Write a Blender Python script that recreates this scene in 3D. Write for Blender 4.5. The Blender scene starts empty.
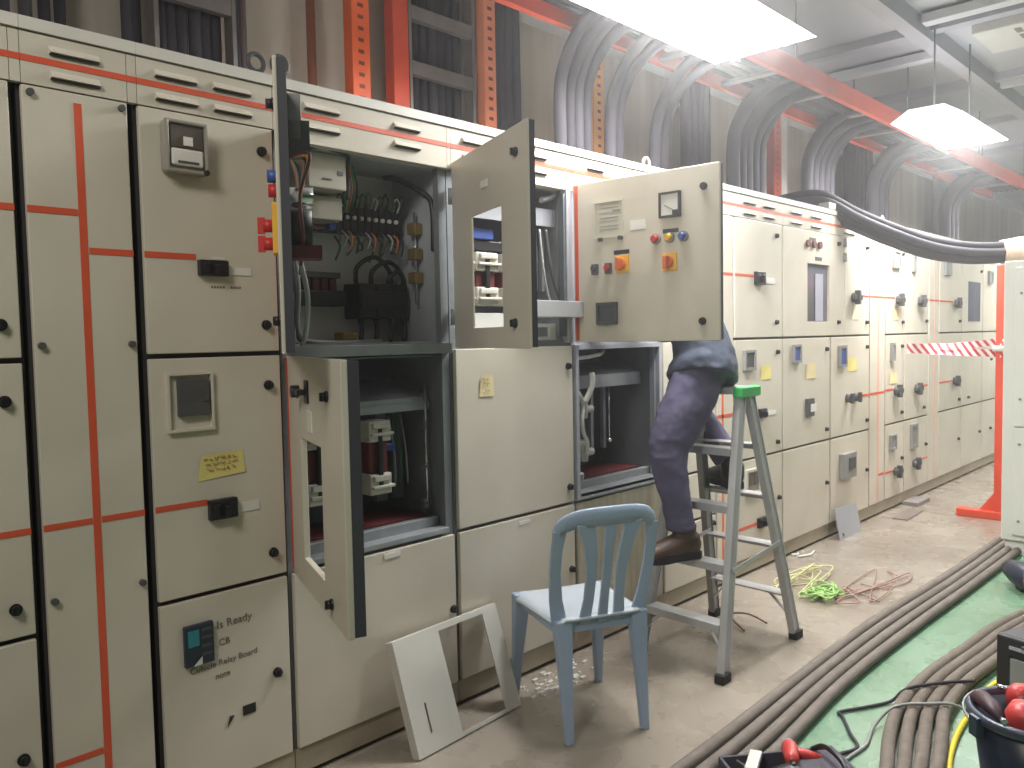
import bpy, math, random
from mathutils import Vector, Matrix
random.seed(7)
C = bpy.context.scene.collection
R = math.radians
PI = math.pi

# ------------------------------------------------------------------ materials
def srgb(c):
    o = []
    for v in c:
        v = v / 255.0
        o.append(v / 12.92 if v <= 0.04045 else ((v + 0.055) / 1.055) ** 2.4)
    return o + [1.0]

def mat(name, col, rough=0.5, metal=0.0, var=0.12, scale=6.0, emit=0.0, bump=0.0, spec=0.5, dirt=None, alpha=1.0, stretch=None):
    m = bpy.data.materials.new(name); m.use_nodes = True
    nt = m.node_tree; n = nt.nodes; L = nt.links
    b = n['Principled BSDF']
    b.inputs['Roughness'].default_value = rough
    b.inputs['Metallic'].default_value = metal
    b.inputs['Specular IOR Level'].default_value = spec
    c = srgb(col)
    tc = n.new('ShaderNodeTexCoord'); mp = n.new('ShaderNodeMapping')
    L.new(tc.outputs['Object'], mp.inputs['Vector'])
    if stretch: mp.inputs['Scale'].default_value = stretch
    nz = n.new('ShaderNodeTexNoise'); nz.inputs['Scale'].default_value = scale; nz.inputs['Detail'].default_value = 5
    L.new(mp.outputs['Vector'], nz.inputs['Vector'])
    rp = n.new('ShaderNodeValToRGB'); rp.color_ramp.elements[0].position = 0.3; rp.color_ramp.elements[1].position = 0.7
    d = dirt and srgb(dirt) or [x * (1 - var) for x in c[:3]] + [1]
    rp.color_ramp.elements[0].color = d
    rp.color_ramp.elements[1].color = [min(1, x * (1 + var * 0.5)) for x in c[:3]] + [1]
    L.new(nz.outputs['Fac'], rp.inputs['Fac']); L.new(rp.outputs['Color'], b.inputs['Base Color'])
    if emit:
        b.inputs['Emission Color'].default_value = c; b.inputs['Emission Strength'].default_value = emit
    if bump:
        bp = n.new('ShaderNodeBump'); bp.inputs['Strength'].default_value = bump; bp.inputs['Distance'].default_value = 0.01
        L.new(nz.outputs['Fac'], bp.inputs['Height']); L.new(bp.outputs['Normal'], b.inputs['Normal'])
    if alpha < 1: b.inputs['Alpha'].default_value = alpha
    return m

PAINT = mat('cabinet_paint', (207, 200, 184), 0.42, 0, 0.08, 2.2, dirt=(194, 186, 168))
DOORIN = mat('door_back', (58, 56, 64), 0.6, 0, 0.1)
ROOF = mat('roof_paint', (214, 211, 200), 0.5, 0, 0.05, 3)
PLINTH = mat('plinth_paint', (165, 155, 133), 0.6, 0, 0.18, 4)
GAP = mat('gap_dark', (46, 42, 42), 0.8)
GAPL = mat('gap_grey', (120, 114, 104), 0.8)
STEEL = mat('galvanised_steel', (150, 154, 156), 0.38, 0.25, 0.18, 9)
STEELD = mat('dull_steel', (122, 127, 130), 0.45, 0.1, 0.2, 5)
STEELL = mat('bright_steel', (186, 188, 196), 0.3, 0.35, 0.1, 7)
BACKP = mat('back_plate', (156, 154, 150), 0.5, 0.0, 0.2, 4)
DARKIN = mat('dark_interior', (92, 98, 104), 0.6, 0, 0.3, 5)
BLACK = mat('black_plastic', (24, 24, 27), 0.4, 0, 0.1)
DKGREY = mat('dark_grey_plastic', (74, 74, 74), 0.5)
GREYP = mat('grey_plastic', (136, 136, 132), 0.5)
WHITEP = mat('white_plastic', (222, 220, 212), 0.45, 0, 0.05)
CREAM = mat('cream_moulding', (196, 192, 180), 0.5, 0, 0.12, 14)
BEIGEB = mat('beige_box_paint', (168, 162, 144), 0.5, 0, 0.06)
RED = mat('red_plastic', (190, 40, 36), 0.45)
DKRED = mat('dark_red_resin', (98, 38, 38), 0.5, 0, 0.25, 12)
YELLOW = mat('yellow_plastic', (232, 176, 46), 0.45)
ORANGEK = mat('orange_plastic', (216, 106, 44), 0.45)
BLUE = mat('blue_plastic', (58, 84, 160), 0.4)
TEAL = mat('teal_display', (44, 130, 140), 0.3)
NAVYD = mat('relay_face', (34, 44, 60), 0.35)
TAPE = mat('orange_tape', (214, 84, 52), 0.5, 0, 0.08, 8)
PINKT = mat('faded_tape', (226, 168, 150), 0.5, 0, 0.08, 8)
NOTE = mat('yellow_paper', (226, 212, 128), 0.8, 0, 0.06, 12)
NOTEO = mat('buff_paper', (228, 210, 158), 0.8, 0, 0.06, 12)
INK = mat('pen_ink', (112, 108, 100), 0.8)
INKR = mat('brown_ink', (150, 84, 44), 0.8)
BRASS = mat('brass_clamp', (150, 128, 76), 0.35, 0.6)
CHROME = mat('chrome', (220, 220, 220), 0.15, 0.9)
GREENC = mat('green_wire', (44, 110, 66), 0.5)
COPPER = mat('orange_wire', (190, 110, 60), 0.5)
GREYC = mat('grey_wire', (170, 170, 172), 0.5)
GLASS = mat('smoked_window', (112, 112, 124), 0.15, 0, 0.2, 3)
METERC = mat('meter_cover', (150, 146, 134), 0.2, 0, 0.1)
METERD = mat('meter_dark', (82, 76, 68), 0.4, 0, 0.15)
CABLE = mat('black_cable', (46, 43, 50), 0.8, 0, 0.2, 10)
CABLE2 = mat('grey_black_cable', (60, 57, 64), 0.8, 0, 0.2, 10)
FCABLE = mat('dusty_floor_cable', (116, 107, 98), 0.8, 0, 0.2, 18, bump=0.2)
FCABLE2 = mat('dusty_braided_cable', (112, 102, 91), 0.8, 0, 0.22, 26, bump=0.3)
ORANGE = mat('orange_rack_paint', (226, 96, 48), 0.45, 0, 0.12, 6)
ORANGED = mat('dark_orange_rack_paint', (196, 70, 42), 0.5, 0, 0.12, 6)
RACKS = mat('cable_ladder_steel', (128, 122, 118), 0.5, 0.4, 0.2, 9)
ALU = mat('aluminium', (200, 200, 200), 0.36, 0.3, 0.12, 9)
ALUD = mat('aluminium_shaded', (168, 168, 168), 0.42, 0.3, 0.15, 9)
RUBBER = mat('black_rubber', (36, 34, 32), 0.8)
GREENP = mat('green_plastic', (64, 190, 96), 0.45, 0, 0.08)
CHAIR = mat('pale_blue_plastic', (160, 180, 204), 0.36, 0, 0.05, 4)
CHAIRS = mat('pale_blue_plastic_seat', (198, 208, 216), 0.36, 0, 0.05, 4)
JEAN = mat('indigo_denim', (86, 82, 108), 0.85, 0, 0.22, 14, bump=0.25)
SHIRT = mat('dark_navy_cloth', (62, 70, 86), 0.85, 0, 0.25, 10, bump=0.25)
SKIN = mat('skin', (150, 104, 78), 0.55, 0, 0.08)
HAIR = mat('black_hair', (24, 20, 19), 0.6)
BOOT = mat('brown_boot_leather', (74, 52, 40), 0.55, 0, 0.35, 16)
BOOTB = mat('black_boot_leather', (28, 28, 32), 0.55, 0, 0.3, 12)
SOLE = mat('boot_sole', (38, 36, 40), 0.8)
WHITEPNL = mat('white_panel_paint', (214, 212, 202), 0.4, 0, 0.05, 4)
WCAB = mat('white_cabinet_paint', (224, 226, 216), 0.45, 0, 0.05, 3)
PLATE = mat('grey_plate', (156, 158, 162), 0.5, 0.1, 0.08, 6)
CARD = mat('grey_card', (132, 122, 118), 0.8)
BUCKET = mat('dark_blue_plastic', (26, 42, 62), 0.35, 0, 0.12)
BUCKR = mat('bucket_rim', (58, 66, 82), 0.35, 0, 0.12)
REDP = mat('red_tool', (206, 66, 62), 0.4, 0, 0.15)
YHOSE = mat('yellow_hose', (226, 204, 44), 0.45)
YG = mat('yellow_green_wire', (164, 206, 120), 0.5, 0, 0.3, 20)
TAN = mat('tan_sleeve', (196, 172, 150), 0.7)
CASE = mat('black_case', (36, 34, 36), 0.5)
CEILM = mat('ceiling_light_grey', (198, 198, 204), 0.7, 0, 0.08, 1.2)
BEAMM = mat('ceiling_beam_grey', (186, 186, 194), 0.6, 0, 0.08, 3)
STRIPM = mat('unlit_batten_white', (224, 226, 230), 0.5, 0, 0.03)
LAMP = mat('lamp_tube', (255, 255, 255), 0.5, emit=40.0)
LAMPH = mat('glowing_lamp_housing', (235, 235, 240), 0.5, emit=2.2)  # housing given its own glow, standing for glare around the tubes

def mat_floor():
    m = bpy.data.materials.new('painted_concrete'); m.use_nodes = True
    nt = m.node_tree; n = nt.nodes; L = nt.links; b = n['Principled BSDF']
    tc = n.new('ShaderNodeTexCoord'); sp = n.new('ShaderNodeSeparateXYZ'); L.new(tc.outputs['Object'], sp.inputs['Vector'])
    def ramp(fac, stops):
        r = n.new('ShaderNodeValToRGB'); e = r.color_ramp.elements
        e[0].position, e[0].color = stops[0][0], srgb(stops[0][1]); e[1].position, e[1].color = stops[-1][0], srgb(stops[-1][1])
        for p, c in stops[1:-1]:
            k = e.new(p); k.color = srgb(c)
        L.new(fac, r.inputs['Fac']); return r.outputs['Color']
    def noise(s, d=6):
        z = n.new('ShaderNodeTexNoise'); z.inputs['Scale'].default_value = s; z.inputs['Detail'].default_value = d
        L.new(tc.outputs['Object'], z.inputs['Vector']); return z.outputs['Fac']
    conc = ramp(noise(1.7), [(0.3, (132, 121, 108)), (0.5, (147, 137, 123)), (0.72, (160, 150, 137))])
    green = ramp(noise(3.0), [(0.3, (98, 132, 104)), (0.55, (108, 143, 114)), (0.75, (124, 153, 128))])
    mr = n.new('ShaderNodeMath'); mr.operation = 'GREATER_THAN'; mr.inputs[1].default_value = -0.99
    L.new(sp.outputs['Y'], mr.inputs[0])
    mx = n.new('ShaderNodeMix'); mx.data_type = 'RGBA'
    L.new(mr.outputs[0], mx.inputs[0]); L.new(green, mx.inputs[6]); L.new(conc, mx.inputs[7])
    L.new(mx.outputs[2], b.inputs['Base Color'])
    rr = ramp(noise(5), [(0.3, (120, 120, 120)), (0.7, (165, 165, 165))]); L.new(rr, b.inputs['Roughness'])
    return m

def mat_stripes():
    m = bpy.data.materials.new('red_white_barrier_film'); m.use_nodes = True
    nt = m.node_tree; n = nt.nodes; L = nt.links; b = n['Principled BSDF']
    tc = n.new('ShaderNodeTexCoord'); mp = n.new('ShaderNodeMapping'); L.new(tc.outputs['Object'], mp.inputs['Vector'])
    mp.inputs['Rotation'].default_value = (R(35), 0, 0)
    w = n.new('ShaderNodeTexWave'); w.bands_direction = 'Y'; w.inputs['Scale'].default_value = 6.5
    L.new(mp.outputs['Vector'], w.inputs['Vector'])
    r = n.new('ShaderNodeValToRGB'); r.color_ramp.interpolation = 'CONSTANT'
    r.color_ramp.elements[0].color = srgb((206, 70, 84)); r.color_ramp.elements[1].color = srgb((250, 244, 244)); r.color_ramp.elements[1].position = 0.42
    L.new(w.outputs['Fac'], r.inputs['Fac']); L.new(r.outputs['Color'], b.inputs['Base Color'])
    return m

def mat_wall():
    m = bpy.data.materials.new('weathered_wall_sheet'); m.use_nodes = True
    nt = m.node_tree; n = nt.nodes; L = nt.links; b = n['Principled BSDF']; b.inputs['Roughness'].default_value = 0.8
    tc = n.new('ShaderNodeTexCoord'); mp = n.new('ShaderNodeMapping'); L.new(tc.outputs['Object'], mp.inputs['Vector'])
    mp.inputs['Scale'].default_value = (5, 5, 0.35)
    z = n.new('ShaderNodeTexNoise'); z.inputs['Scale'].default_value = 1.6; z.inputs['Detail'].default_value = 6; L.new(mp.outputs['Vector'], z.inputs['Vector'])
    r = n.new('ShaderNodeValToRGB'); e = r.color_ramp.elements
    e[0].position = 0.3; e[0].color = srgb((184, 174, 158)); e[1].position = 0.7; e[1].color = srgb((208, 200, 186))
    L.new(z.outputs['Fac'], r.inputs['Fac']); L.new(r.outputs['Color'], b.inputs['Base Color'])
    return m

# ------------------------------------------------------------------ mesh builder
class MB:
    def __init__(s): s.v = []; s.f = []; s.m = []; s.s = []
    def add(s, vs, fs, m=0, sm=False):
        o = len(s.v); s.v += [tuple(x) for x in vs]
        for f in fs: s.f.append([o + i for i in f]); s.m.append(m); s.s.append(sm)
        return s
    def box(s, x0, x1, y0, y1, z0, z1, m=0):
        return s.add([(x0,y0,z0),(x1,y0,z0),(x1,y1,z0),(x0,y1,z0),(x0,y0,z1),(x1,y0,z1),(x1,y1,z1),(x0,y1,z1)],
              [(0,3,2,1),(4,5,6,7),(0,1,5,4),(1,2,6,5),(2,3,7,6),(3,0,4,7)], m)
    def frame(s, x0, x1, z0, z1, a0, a1, c0, c1, y0, y1, m=0):   # slab in XZ with one rectangular hole
        o = [(x0,z0),(x1,z0),(x1,z1),(x0,z1)]; i = [(a0,c0),(a1,c0),(a1,c1),(a0,c1)]
        vs = [(x,y0,z) for x,z in o] + [(x,y0,z) for x,z in i] + [(x,y1,z) for x,z in o] + [(x,y1,z) for x,z in i]
        fs = []
        for k in range(4):
            j = (k+1) % 4
            fs += [(k,j,4+j,4+k), (8+j,8+k,12+k,12+j), (j,k,8+k,8+j), (4+k,4+j,12+j,12+k)]
        return s.add(vs, fs, m)
    def beam(s, p, q, side, w, h, m=0):
        p = Vector(p); q = Vector(q); d = (q-p).normalized(); sd = Vector(side); sd = (sd - d*sd.dot(d)).normalized(); u = d.cross(sd)
        vs = []
        for c in (p, q):
            for a, b in ((-1,-1),(1,-1),(1,1),(-1,1)): vs.append(c + sd*(a*w/2) + u*(b*h/2))
        return s.add(vs, [(3,2,1,0),(4,5,6,7),(0,1,5,4),(1,2,6,5),(2,3,7,6),(3,0,4,7)], m)
    def ring(s, c, d, ref, rx, ry, n):
        d = d.normalized(); x = (ref - d*ref.dot(d))
        x = x.normalized() if x.length > 1e-6 else d.orthogonal().normalized()
        y = d.cross(x)
        return [c + x*(rx*math.cos(2*PI*k/n)) + y*(ry*math.sin(2*PI*k/n)) for k in range(n)]
    def sweep(s, pts, rad, n=8, m=0, closed=False, cap=True, sm=True):
        P = [Vector(p) for p in pts]; N = len(P); vs = []; ref = None
        for i in range(N):
            if closed: d = P[(i+1)%N] - P[i-1]
            else: d = P[min(i+1,N-1)] - P[max(i-1,0)]
            if d.length < 1e-9: d = Vector((0,0,1))
            d.normalize()
            if ref is None: ref = d.orthogonal().normalized()
            ref = (ref - d*ref.dot(d)); ref = ref.normalized() if ref.length > 1e-6 else d.orthogonal().normalized()
            r = rad[i] if isinstance(rad, (list, tuple)) else rad
            vs += s.ring(P[i], d, ref, r, r, n)
        fs = []
        for i in range(N if closed else N-1):
            a = i*n; b = ((i+1)%N)*n
            for k in range(n): j = (k+1)%n; fs.append((a+k, a+j, b+j, b+k))
        s.add(vs, fs, m, sm)
        if cap and not closed:
            o = len(s.v) - len(vs)
            s.f.append([o+k for k in reversed(range(n))]); s.m.append(m); s.s.append(False)
            s.f.append([o+(N-1)*n+k for k in range(n)]); s.m.append(m); s.s.append(False)
        return s
    def cyl(s, p, q, r, n=14, m=0, r2=None):
        return s.sweep([p, q], [r, r if r2 is None else r2], n, m)
    def loft(s, rings, n=16, m=0, ref=(1,0,0)):      # rings: (center, rx, ry)
        P = [Vector(r[0]) for r in rings]; N = len(P); vs = []
        for i in range(N):
            d = P[min(i+1,N-1)] - P[max(i-1,0)]
            vs += s.ring(P[i], d, Vector(ref), rings[i][1], rings[i][2], n)
        fs = []
        for i in range(N-1):
            for k in range(n): j=(k+1)%n; fs.append((i*n+k, i*n+j, (i+1)*n+j, (i+1)*n+k))
        fs.append(tuple(reversed(range(n)))); fs.append(tuple((N-1)*n+k for k in range(n)))
        return s.add(vs, fs, m, True)
    def lathe(s, c, prof, n=24, m=0):                # prof: (r, z) about vertical axis at c
        vs = []
        for r, z in prof:
            for k in range(n): vs.append((c[0]+r*math.cos(2*PI*k/n), c[1]+r*math.sin(2*PI*k/n), c[2]+z))
        fs = []
        for i in range(len(prof)-1):
            for k in range(n): j=(k+1)%n; fs.append((i*n+k, i*n+j, (i+1)*n+j, (i+1)*n+k))
        return s.add(vs, fs, m, True)
    def build(s, name, mats, parent=None, loc=(0,0,0), rotz=0.0, bevel=0.0, seg=2, smooth=False):
        me = bpy.data.meshes.new(name); me.from_pydata(s.v, [], s.f)
        for mt in (mats if isinstance(mats, (list, tuple)) else [mats]): me.materials.append(mt)
        for p, mi, sm in zip(me.polygons, s.m, s.s): p.material_index = mi; p.use_smooth = sm or smooth
        me.update()
        o = bpy.data.objects.new(name, me); C.objects.link(o); o.location = loc; o.rotation_euler = (0,0,rotz)
        if parent: o.parent = parent
        if bevel:
            b = o.modifiers.new('bevel', 'BEVEL'); b.width = bevel; b.segments = seg; b.limit_method = 'ANGLE'; b.angle_limit = R(40)
        return o

def smooth_path(pts, k=6):                            # Catmull-Rom
    P = [Vector(p) for p in pts]; out = []
    for i in range(len(P)-1):
        p0 = P[max(i-1,0)]; p1 = P[i]; p2 = P[i+1]; p3 = P[min(i+2,len(P)-1)]
        for j in range(k):
            t = j/k; out.append(0.5*((2*p1)+(p2-p0)*t+(2*p0-5*p1+4*p2-p3)*t*t+(3*p1-p0-3*p2+p3)*t**3))
    out.append(P[-1]); return out

def tag(o, label=None, cat=None, group=None, kind=None):
    if label: o['label'] = label
    if cat: o['category'] = cat
    if group: o['group'] = group
    if kind: o['kind'] = kind
    return o

def thing(name, label, cat, loc=(0,0,0), group=None, rotz=0.0):
    o = bpy.data.objects.new(name, None); o.empty_display_size = 0.1; C.objects.link(o); o.location = loc; o.rotation_euler = (0,0,rotz)
    return tag(o, label, cat, group)

def text(name, s, size, parent, x, y, z, m, roll=0.0, ext=0.0004):
    cu = bpy.data.curves.new(name, 'FONT'); cu.body = s; cu.size = size; cu.extrude = ext; cu.align_x = 'LEFT'
    cu.materials.append(m)
    o = bpy.data.objects.new(name, cu); C.objects.link(o); bpy.context.view_layer.update()
    me = bpy.data.meshes.new_from_object(o.evaluated_get(bpy.context.evaluated_depsgraph_get())); bpy.data.objects.remove(o)
    if not len(me.materials): me.materials.append(m)
    o = bpy.data.objects.new(name, me); C.objects.link(o); o.parent = parent; o.location = (x, y, z); o.rotation_euler = (R(90), roll, 0)
    return o

# ------------------------------------------------------------------ the setting
o = MB().add([(-4,-7,0),(18,-7,0),(18,1.4,0),(-4,1.4,0)], [(0,1,2,3)]).build('floor', mat_floor()); tag(o, kind='structure')
o = MB().box(-4, 18, 1.3, 1.4, 0, 3.55).build('wall_back', mat_wall()); tag(o, kind='structure')
o = MB().box(-4, 18, -7, 1.4, 3.5, 3.6).build('ceiling', CEILM); tag(o, kind='structure')
o = MB().box(17.6, 17.7, -7, 1.3, 0, 3.5).build('wall_end', mat('end_wall_paint', (200, 198, 194), 0.8)); tag(o, kind='structure')
o = MB().box(-4, 17.5, 1.14, 1.3, 3.4, 3.485).build('trim_1', STRIPM); tag(o, kind='structure')
for k, y in enumerate((-0.39, -2.2)):
    o = MB().box(-2, 17.5, y-0.05, y+0.05, 3.38, 3.5).build('ceiling_beam', BEAMM); tag(o, kind='structure')
for x in (4.6, 6.2, 7.8, 9.4, 11.0, 13.0):
    o = MB().box(x-0.05, x+0.05, -6.5, 1.12, 3.44, 3.5).build('ceiling_beam', BEAMM); tag(o, kind='structure')

# ------------------------------------------------------------------ switchgear details (faces look towards -y)
def knob(d, x, z, y=0.0):
    b = MB().cyl((x,y+0.004,z),(x,y-0.006,z),0.015,16).cyl((x,y-0.006,z),(x,y-0.015,z),0.012,16)
    b.box(x-0.004,x+0.004,y-0.020,y-0.015,z-0.011,z+0.011)
    return b.build('quarter_turn_knob', BLACK, d)
def tape(d, x0, x1, z0, z1, m=TAPE, y=0.0):
    return MB().box(x0,x1,y-0.0016,y+0.001,z0,z1).build('tape_stripe', m, d)
def plate(d, name, x0, x1, z0, z1, m, t=0.003, y=0.0, bev=0.0):
    return MB().box(x0,x1,y-t,y+0.001,z0,z1).build(name, m, d, bevel=bev)
def breaker(d, x, z, w=0.085, h=0.05, label=True, lab=0.08):
    b = MB().box(x,x+w,-0.022,0.001,z-h/2,z+h/2).box(x+w*0.42,x+w*0.58,-0.045,-0.02,z-h*0.34,z+h*0.2)
    b.box(x+w*0.08,x+w*0.34,-0.026,-0.02,z-h*0.3,z+h*0.3).box(x+w*0.66,x+w*0.92,-0.026,-0.02,z-h*0.3,z+h*0.3)
    b.build('rotary_switch', BLACK, d, bevel=0.003)
    if label: plate(d,'white_label',x+w+0.004,x+w+lab,z-h*0.36,z+h*0.12,WHITEP)
def meter_frame(d, x0, x1, z0, z1, a0, a1, c0, c1):
    f = MB().frame(x0,x1,z0,z1,x0+0.008,x1-0.008,z0+0.008,z1-0.008,-0.014,0.001).build('meter_frame', PAINT, d)
    MB().box(a0,a1,-0.018,0.001,c0,c1).box(a1-0.022,a1-0.004,-0.021,-0.017,c0+(c1-c0)*0.38,c0+(c1-c0)*0.55).build('meter_screen', DKGREY, d, bevel=0.003)
def small_meter(d, x, z, w=0.10, h=0.11, m=DKGREY):
    MB().frame(x,x+w,z,z+h,x+w*0.13,x+w*0.87,z+h*0.13,z+h*0.87,-0.02,0.001).build('meter_bezel', GREYP, d)
    MB().box(x+w*0.13,x+w*0.87,-0.013,0.001,z+h*0.13,z+h*0.87).build('meter_screen', m, d)
def note(d, x0, x1, z0, z1, m=NOTE, skew=0.0, ink=None, rows=3):
    b = MB().add([(x0,-0.002,z0-skew),(x1,-0.004,z0),(x1-0.006,-0.002,z1),(x0+0.012,-0.006,z1-skew*0.5)], [(0,1,2,3)])
    n_ = b.build('paper_note', m, d)
    if ink:
        s = MB()
        for r in range(rows):
            zz = z1-(z1-z0)*(0.2+0.24*r); x = x0+0.02+0.004*r
            while x < x1-0.03:
                w = random.uniform(0.008,0.02)
                pts = [(x+w*t/4, -0.006, zz-skew*0.3*(1-(x-x0)/(x1-x0))+random.uniform(-0.006,0.006)) for t in range(5)]
                s.sweep(pts, 0.0011, 4); x += w+0.006
        s.build('handwriting', ink, d)
def tswitch(d, x, z):                                   # dark cross-shaped rotary handle
    b = MB().cyl((x,0.001,z),(x,-0.03,z),0.035,14).box(x-0.075,x+0.075,-0.045,-0.02,z-0.018,z+0.018).box(x-0.02,x+0.02,-0.055,-0.02,z-0.05,z+0.05)
    b.build('rotary_handle', DKGREY, d, bevel=0.004)
STARTS = [.12,.69,.974,1.404,2.125,2.84,3.535,4.06,4.262,4.868,5.585,6.29,6.612,7.04,7.636,7.92,8.59,9.295,10.302]
def reach(x0): return min(q for q in STARTS if q > x0+0.01)-x0-0.001
def body(cab, x0, x1, rows, open_rows=(), gap=GAP, back=0.32):
    b = MB(); W = x1-x0
    b.box(0,0.015,0.03,0.9,0.1,2.2).box(W-0.015,W,0.03,0.9,0.1,2.2).box(0.015,W-0.015,0.885,0.9,0.1,2.2).box(0.015,W-0.015,0.03,0.885,2.185,2.2).box(0.015,W-0.015,0.03,0.885,0.1,0.115)
    b.build('cabinet_shell', BACKP, cab)
    f = MB()
    z = [0.1]+list(rows)+[2.075]
    f.box(-0.007,0.03,0.021,0.05,0.1,2.2).box(W-0.03,W+0.007,0.021,0.05,0.1,2.2)
    for q in z: f.box(0.03,W-0.03,0.021,0.05,q-0.02 if q>0.1 else 0.1,q+0.02) if q < 2.0 else f.box(0.03,W-0.03,0.021,0.05,2.065,2.2)
    f.build('front_frame', gap, cab)
    MB().box(0.0,reach(x0),-0.006,0.92,2.205,2.236).build('roof', ROOF, cab)
    MB().box(-0.007,W+0.007,0.012,0.9,0.018,0.1).build('plinth', PLINTH, cab)
    MB().box(-0.007,W+0.007,0.05,0.88,0.0,0.018).build('plinth_shadow_line', GAP, cab)  # recessed strip coloured dark as the shadow line along the floor
def header(cab, W, louvres=(), tp=True, m=PAINT, zb=2.074):
    WX = reach(cab.location.x)
    b = MB().box(0.001,W-0.001,0.0,0.02,zb,2.2)
    if WX > W+0.006: b.box(W+0.001,WX,0.0,0.02,zb,2.2)
    if zb < 2.07: b.box(0.002,W-0.002,0.02,0.06,zb,zb+0.03)
    for (a, c) in louvres:
        for zz in (2.164, 2.102):
            b.add([(a,0,zz+0.014),(c,0,zz+0.014),(c,-0.014,zz-0.004),(a,-0.014,zz-0.004),(a,0,zz-0.006),(c,0,zz-0.006)],
                  [(0,3,2,1),(3,4,5,2),(0,4,3),(1,2,5)], 0)
    h = b.build('header_panel', m, cab)
    b = MB()
    for (a, c) in louvres:
        for zz in (2.164, 2.102): b.box(a,c,-0.008,0.001,zz-0.0095,zz-0.0065)
    if louvres: b.build('vent_slot', GAP, h)
    if tp: tape(cab, 0.0, WX, 2.128, 2.144)
    return h
def door(cab, x, w, z0, z1, theta=0.0, hole=None, m=PAINT, name='cabinet_door', sk=0.018, gk=0.046):
    """hinged on its left edge; local x runs from the hinge, z stays absolute"""
    h = z1
    if hole:
        b = MB().frame(0,w,z0,z1,hole[0],hole[1],hole[2],hole[3],0.0,sk)
    else:
        b = MB().box(0,w,0.0,sk,z0,z1)
    d = b.build(name, m, cab, loc=(x,0,0), rotz=-R(theta), bevel=0.003)
    if theta:
        g = MB().frame(0.004,w-0.002,z0+0.004,z1-0.004,0.035,w-0.035,z0+0.035,z1-0.035,sk,gk)
        g.build('door_gasket', DOORIN, d)
        if not hole: MB().box(0.035,w-0.035,sk,sk+0.004,z0+0.035,z1-0.035).build('door_inner_skin', BACKP, d)
    return d
ROWS = (0.684, 1.385)
T, MID, BOT = (1.392, 2.07), (0.691, 1.378), (0.105, 0.677)
def closed(cab, x, w, row, **k): return door(cab, x, w, row[0], row[1], **k)

def cab(x0, x1, label, rows=ROWS, open_rows=(), gap=GAP, louvres=(), tp=True, zb=2.074):
    c = thing('switchgear_cabinet', label, 'electrical cabinet', (x0,0,0), 'row of switchgear cabinets')
    body(c, x0, x1, rows, open_rows, gap); header(c, x1-x0, louvres, tp, PAINT, zb)
    return c

# --- cabinet at the left frame edge
c = cab(0.12, 0.665, 'beige switchgear cabinet cut off by the left picture edge', louvres=[(0.1,0.22),(0.3,0.42)])
W = 0.545
for r, kz in ((T, (1.474,)), (MID, (1.285, 0.764)), (BOT, (0.379,))):
    d = closed(c, 0.004, W-0.008, r)
    for z in kz: knob(d, W-0.052, z)
    if r is T: tape(d, 0.3, W-0.008, 1.756, 1.773)
    if r is MID: tape(d, 0.3, W-0.008, 0.947, 0.963)

# --- narrow bus section with the long vertical tape
c = cab(0.69, 0.948, 'narrow tall panel crossed by orange tape lines, second from left', rows=(), louvres=[(0.068,0.188)])
d = closed(c, 0.0, 0.256, (0.105, 2.07))
for x, z in ((0.018,2.052),(0.240,2.052),(0.016,1.421),(0.240,1.421),(0.016,0.763),(0.240,0.762)):
    MB().cyl((x,0.001,z),(x,-0.012,z),0.009,12).build('cover_screw', DKGREY, d)
tape(d, 0.120, 0.139, 0.105, 2.045)
tape(d, 0.0, 0.118, 1.756, 1.773); tape(d, 0.142, 0.256, 1.659, 1.676); tape(d, 0.0, 0.118, 0.947, 0.963); tape(d, 0.142, 0.256, 0.947, 0.963); tape(d, 0.0, 0.118, 0.323, 0.339)

# --- cabinet with the energy meter, note and relay
X0 = 0.974; c = cab(X0, 1.386, 'beige cabinet with energy meter, yellow note and teal-screened relay', louvres=[(0.05,0.17),(0.22,0.338)])
W = 0.412
u = lambda x: x-X0
d = closed(c, 0.002, W-0.006, T); u = lambda x: x-X0-0.002
knob(d, u(1.342), 1.998); knob(d, u(1.338), 1.472)
tape(d, 0, u(1.122), 1.659, 1.676); breaker(d, u(1.125), 1.637, 0.088, 0.046)
plate(d, 'white_label', u(1.17), u(1.21), 1.663, 1.671, WHITEP)
e = MB().box(u(1.029),u(1.154),-0.03,0.001,1.895,2.04).build('energy_meter', METERC, d, bevel=0.012, seg=3)
MB().frame(u(1.029),u(1.154),1.895,2.04,u(1.04),u(1.143),1.906,2.03,-0.044,-0.03).build('meter_cover_rim', METERC, d, bevel=0.004)
MB().box(u(1.046),u(1.138),-0.036,-0.029,1.967,2.026).build('meter_window', METERD, d)
MB().box(u(1.082),u(1.108),-0.04,-0.035,1.972,1.996).build('meter_register', WHITEP, d)
MB().box(u(1.046),u(1.138),-0.042,-0.029,1.915,1.962).build('terminal_cover', WHITEP, d, bevel=0.006)
MB().box(u(1.062),u(1.122),-0.044,-0.041,1.922,1.928).build('meter_marking', DKGREY, d)
MB().cyl((u(1.143),-0.03,1.902),(u(1.143),-0.05,1.902),0.008).build('sealing_screw', BLACK, d)
b = MB()
for k in range(9): b.box(u(1.165+0.009*k + (0.016 if k>4 else 0)),u(1.171+0.009*k+(0.016 if k>4 else 0)),-0.0012,0.001,1.580,1.587)
b.build('faint_lettering', INK, d)
d = closed(c, 0.002, W-0.006, MID)
knob(d, u(1.338), 1.287); knob(d, u(1.335), 0.764)
meter_frame(d, u(1.016), u(1.154), 1.168, 1.338, u(1.049), u(1.14), 1.212, 1.317)
note(d, u(1.1), u(1.25), 1.03, 1.098, NOTE, 0.012, INKR, 3)
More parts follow.
